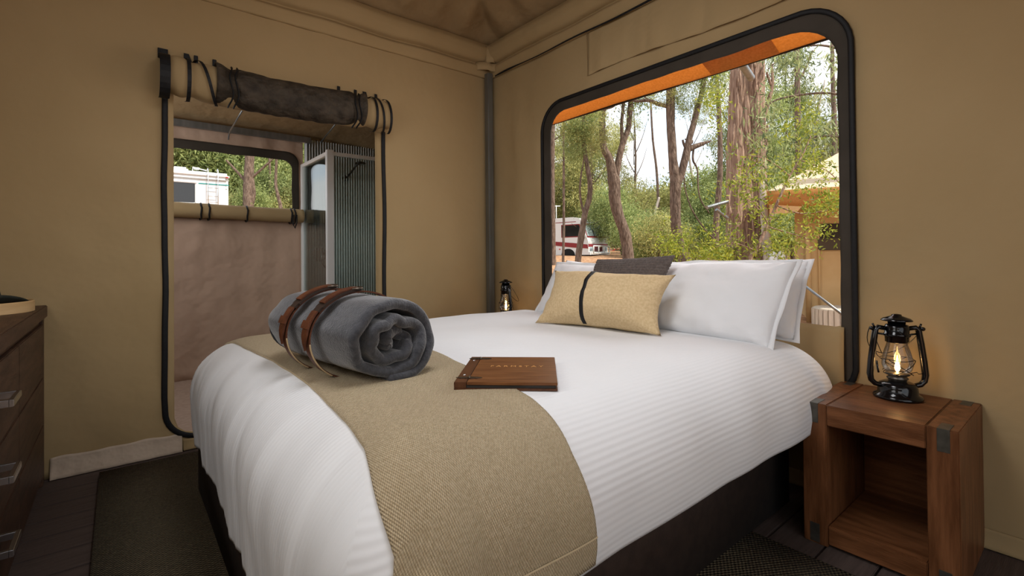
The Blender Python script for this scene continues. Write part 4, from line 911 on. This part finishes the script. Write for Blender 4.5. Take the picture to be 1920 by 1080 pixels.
# trees in the annex window
tree_px('grey forked tree trunk right of the campervan', 24, [[(466, 400, 10), (466, 350, 9), (467, 320, 8.5), (468, 290, 8), (468, 230, 7)], [(466, 345, 3), (452, 330, 2.6), (438, 315, 2.2), (424, 300, 1.6)], [(470, 335, 3), (485, 322, 2.4), (500, 308, 1.8), (515, 295, 1.2)], [(470, 390, 5), (475, 360, 4), (472, 330, 3)]])
tree_px('thin leaning dark trunk nearest the shower screen', 24, [[(527, 400, 3.5), (522, 370, 3), (517, 345, 2.6), (518, 300, 2.4), (516, 260, 2)]])
tree_px('thin straight dark trunk between two others in the annex window', 28, [[(507, 400, 2.4), (506, 340, 2.2), (505, 270, 2)]])
# near shrub with yellow-green leaves
shb = tree_px('yellow-green leafy sapling spreading in front of the stringy bark giant', 7.6, [[(1405, 500, 4), (1418, 470, 3.6), (1440, 420, 3), (1462, 370, 2.5), (1480, 330, 2), (1505, 290, 1.4), (1520, 255, 1)],
    [(1440, 420, 1.6), (1420, 390, 1.2), (1395, 370, .9)], [(1455, 385, 1.6), (1500, 400, 1.2), (1550, 395, .8)], [(1440, 425, 1.4), (1490, 440, 1), (1525, 450, .8)], [(1418, 470, 1.4), (1370, 455, 1), (1330, 470, .8)], [(1480, 330, 1.2), (1440, 300, .9), (1400, 290, .7)], [(1500, 300, 1.1), (1550, 320, .8), (1575, 345, .6)], [(1409, 490, 1.5), (1350, 490, 1.1), (1310, 480, .8)]], BARKS, name='sapling')
rg = np.random.RandomState(5); cs = []
off = Vector(shb.location)
blobs = [(1480, 440, 75, 40), (1400, 400, 60, 50), (1350, 455, 50, 30), (1530, 400, 50, 30), (1480, 340, 60, 40), (1410, 330, 40, 40), (1520, 300, 40, 30), (1440, 470, 60, 20), (1560, 370, 25, 25), (1330, 480, 40, 12), (1340, 190, 18, 40), (1505, 230, 40, 30)]
for (x, y, sx_, sy_) in blobs:
    for k in range(34): cs.append(tuple(at(x+rg.normal()*sx_*.55, y+rg.normal()*sy_*.55, 7.6+rg.normal()*.6)-off))
leafobj('foliage', leafmesh('foliage', leaves(cs, (.07, .07, .06), 13, .075, .024, .1, 2), LEAFN), shb)
# hanging gum branch
gb = tree_px('gum tree with hanging grey-green leaves at the upper right of the window', 9, [[(1605, 520, 9), (1608, 300, 8), (1600, 60, 7)], [(1603, 190, 3), (1560, 175, 2.2), (1500, 178, 2), (1450, 190, 1.5), (1430, 215, 1)], [(1602, 100, 3), (1540, 85, 2), (1480, 95, 1.5), (1440, 130, 1)], [(1602, 260, 2.5), (1540, 255, 2), (1490, 270, 1.2)]], BARK)
cs = []; off = Vector(gb.location)
for (x, y, sx_, sy_, n) in [(1480, 110, 30, 25, 40), (1450, 200, 30, 30, 30), (1425, 250, 16, 30, 16), (1440, 320, 35, 30, 24), (1550, 230, 40, 50, 40), (1500, 270, 40, 30, 24), (1560, 130, 25, 40, 20), (1450, 90, 25, 20, 18)]:
    for k in range(n): cs.append(tuple(at(x+rg.normal()*sx_*.6, y+rg.normal()*sy_*.6, 8.8+rg.normal()*.5)-off))
leafobj('foliage', leafmesh('foliage', leaves(cs, (.08, .08, .12), 9, .15, .026, .9, 4), LEAFE), gb)
# small bush left of sapling
for (lab, x, y, D, sx_, sy_, n, m_) in [('low yellowish bush at the foot of the tall dark trunk', 1265, 460, 11, 35, 28, 70, LEAFN), ('low green bush behind the white pillow right of the dark trunk', 1345, 478, 10.5, 45, 12, 80, LEAFN)]:
    b0 = at(x, y+40, D); t = empty('bush', lab, 'bush', (b0.x, b0.y, gz(b0.x, b0.y))); off = Vector(t.location); mb = MB()
    cs = [tuple(at(x+rg.normal()*sx_*.5, y+rg.normal()*sy_*.5, D+rg.normal()*.4)-off) for k in range(n)]
    for k in range(8): limb(mb, [(0, 0, -.1), Vector(cs[k])*.5+Vector((0, 0, .1)), Vector(cs[k])], [.015, .01, .004], 6, .01, k)
    mb.obj('stem', BARK, t); leafobj('foliage', leafmesh('foliage', leaves(cs, (.09, .09, .07), 14, .09, .03, .1, x), m_), t)
# crowns shared by the forest trees
def crown(seed, n, rx, rz_, per, ll, lw, m, cl=.55):
    rg = np.random.RandomState(seed); c = rg.normal(0, 1, (n, 3)); c /= np.linalg.norm(c, axis=1)[:, None]; c *= (rg.uniform(.25, 1, n)**.5)[:, None]; c *= np.array([rx, rx, rz_])
    return leafmesh('foliage', leaves(c, (cl, cl, cl*.75), per, ll, lw, .5, seed+50), m)
CR = [crown(1, 60, 2.2, 3.0, 110, .30, .075, LEAFD), crown(2, 45, 2.6, 2.2, 110, .28, .08, LEAFY, .5), crown(3, 70, 1.9, 3.8, 90, .30, .07, LEAFD, .5), crown(4, 36, 2.4, 2.2, 90, .26, .07, LEAFY, .45), crown(5, 110, 2.6, 2.6, 80, .34, .10, LEAFD, .6)]
def trunkmesh(seed, h, r):
    mb = MB(); rg = random.Random(seed); limb(mb, [(0, 0, -.3), (rg.uniform(-.2, .2), 0, h*.3), (rg.uniform(-.4, .4), rg.uniform(-.3, .3), h*.65), (rg.uniform(-.5, .5), 0, h)], [r*1.2, r, r*.75, r*.3], 8, .05, seed)
    for k in range(5):
        z = h*rg.uniform(.45, .8); a = rg.uniform(0, 6.28); limb(mb, [(0, 0, z), (math.cos(a)*.8, math.sin(a)*.8, z+.9), (math.cos(a)*1.5, math.sin(a)*1.5, z+2.1)], [r*.4, r*.28, r*.1], 6, .03, k)
    return mb
TM = []
for k, (h, r, m_) in enumerate(((9, .13, BARK), (12, .17, BARK), (10, .12, BARKP), (7, .09, BARK))):
    o = trunkmesh(k+20, h, r).obj('trunk', m_); TM.append((o.data, h)); bpy.data.objects.remove(o)
rg = random.Random(12)
def forest_tree(x, y, h, ci, cs_, label, group, nc=2, low=.5):
    t = empty('forest_tree', label, 'tree', (x, y, gz(x, y)), rg.uniform(0, 6.28), group)
    td, th0 = TM[rg.randrange(4)]; o = bpy.data.objects.new('trunk', td); COL.objects.link(o); o.parent = t; o.scale = (1, 1, h/th0)
    for k in range(nc):
        f = low+(1-low)*(k+.5)/nc; leafobj('foliage', CR[ci], t, (rg.uniform(-.8, .8), rg.uniform(-.8, .8), h*f), cs_*rg.uniform(.85, 1.2), rg.uniform(0, 6.28))
    return t
def along(px, D): p = at(px, 480, D); return p.x, p.y
# (px range, depth range, heights, crown, count)
def belt(p0, p1, D0, D1, h0, h1, n, cis, s0, s1, nc, low, lab, grp):
    for i in range(n):
        px = p0+(p1-p0)*(i+rg.random())/n; x, y = along(px, rg.uniform(D0, D1))
        forest_tree(x, y, rg.uniform(h0, h1), rg.choice(cis), rg.uniform(s0, s1), lab, grp, nc, low)
belt(930, 1700, 66, 82, 3.5, 6.5, 30, [0, 1, 4, 4], 1.2, 1.6, 2, .1, 'bushy tree of the far dark green belt seen through the big window', 'far tree belt behind the clearing')
belt(1000, 1160, 36, 54, 9, 12.5, 7, [0, 2, 1], .7, 1.0, 3, .25, 'mid green gum tree rising behind the motorhome', 'gum trees behind the motorhome')
belt(1180, 1360, 40, 58, 4, 6.5, 8, [1, 1, 0, 3], .8, 1.1, 2, .2, 'olive bushy tree between the two dark trunks', 'olive trees in the middle of the window')
belt(1100, 1360, 30, 42, 2.2, 3.8, 9, [1, 3, 0], .4, .6, 1, .6, 'low yellowish young tree at the clearing edge', 'young trees at the clearing edge')
belt(1170, 1345, 22, 29, 1.3, 2.2, 9, [4, 0, 1], .28, .42, 1, .7, 'low green undergrowth bush at the foot of the dark trunks', 'undergrowth bushes between the dark trunks')
belt(1190, 1330, 36, 50, 12, 15, 2, [3, 3], .45, .6, 1, .7, 'tall thin tree with a sparse crown against the white sky', 'sparse tall trees against the sky')
belt(1360, 1640, 26, 46, 8, 14, 11, [3, 2, 2, 3], .55, .85, 3, .3, 'green gum tree behind the neighbouring tent', 'gum trees behind the neighbouring tent')
belt(1330, 1500, 20, 30, 2.5, 4.0, 7, [4, 0], .4, .6, 1, .5, 'round green shrub left of the neighbouring tent', 'shrubs left of the neighbouring tent')
belt(120, 640, 50, 66, 9, 15, 24, [4, 0, 4], 1.5, 2.0, 3, .1, 'dense dark tree far behind the campervan', 'dense trees far behind the campervan')
belt(280, 580, 30, 42, 8, 15, 10, [0, 2, 4], .9, 1.2, 3, .25, 'gum tree behind the campervan in the annex window', 'gum trees behind the campervan')
belt(400, 580, 25, 30, 3, 4.5, 7, [4, 1], .4, .6, 1, .6, 'bright green young tree right of the campervan', 'young trees right of the campervan')
# crown sprays of the named near trees
for t, D, sp_ in ((tA, 17, [(1150, 130, .45), (1185, 120, .5), (1120, 150, .4), (1085, 215, .35)]), (tB, 13, [(1255, 60, .4), (1330, 90, .35), (1240, 175, .18), (1290, 165, .22)]), (tC, 15, [(1095, 235, .30), (1085, 200, .3), (1108, 260, .22), (1080, 265, .2)])):
    for i, (x, y, s_) in enumerate(sp_): leafobj('foliage', CR[2 if i % 2 else 3], t, tuple(at(x, y, D)-Vector(t.location)), s_, i*1.3)

# dead lower twin bracket poles by the big trunk, gas bottles, second layer patch of the fly
bp_ = empty('pole_bracket', 'pair of short silver tubes angled left of the stringy bark giant', 'pole')
MB().tube([at(1326, 389, 9.4), at(1364, 378, 9.6)], .035, 14).obj('steel_tube', GALV, bp_, autosm=40)
MB().tube([at(1343, 393, 9.5), at(1364, 409, 9.6)], .03, 14).obj('steel_tube', GALV, bp_, autosm=40)
for k, (x, lab) in enumerate(((1450, 'white gas bottle, left of the pair at the foot of the big trunk'), (1465, 'white gas bottle, right of the pair beside the neighbouring tent'))):
    g_ = at(x, 492, 10); b_ = empty('gas_bottle', lab, 'gas bottle', (g_.x, g_.y, gz(g_.x, g_.y)), group='white gas bottles'); h_ = at(x, 468, 10).z-b_.location.z
    MB().lathe([(.07, 0), (.08, .03), (.08, h_-.12), (.05, h_-.05), (.02, h_-.04)], seg=20).obj('cylinder', PAINTW, b_)
    MB().lathe([(.02, h_-.05), (.02, h_-.01), (.035, h_), (.035, h_+.02)], seg=14).obj('valve', WFRAME, b_)
MB().grid(lambda u, v: (-.62*(1-v)-.01, .20+u*.53, .255*(1-v)-.012), 6, 4).obj('reinforcing_patch', FLY, fly, solid=.002)
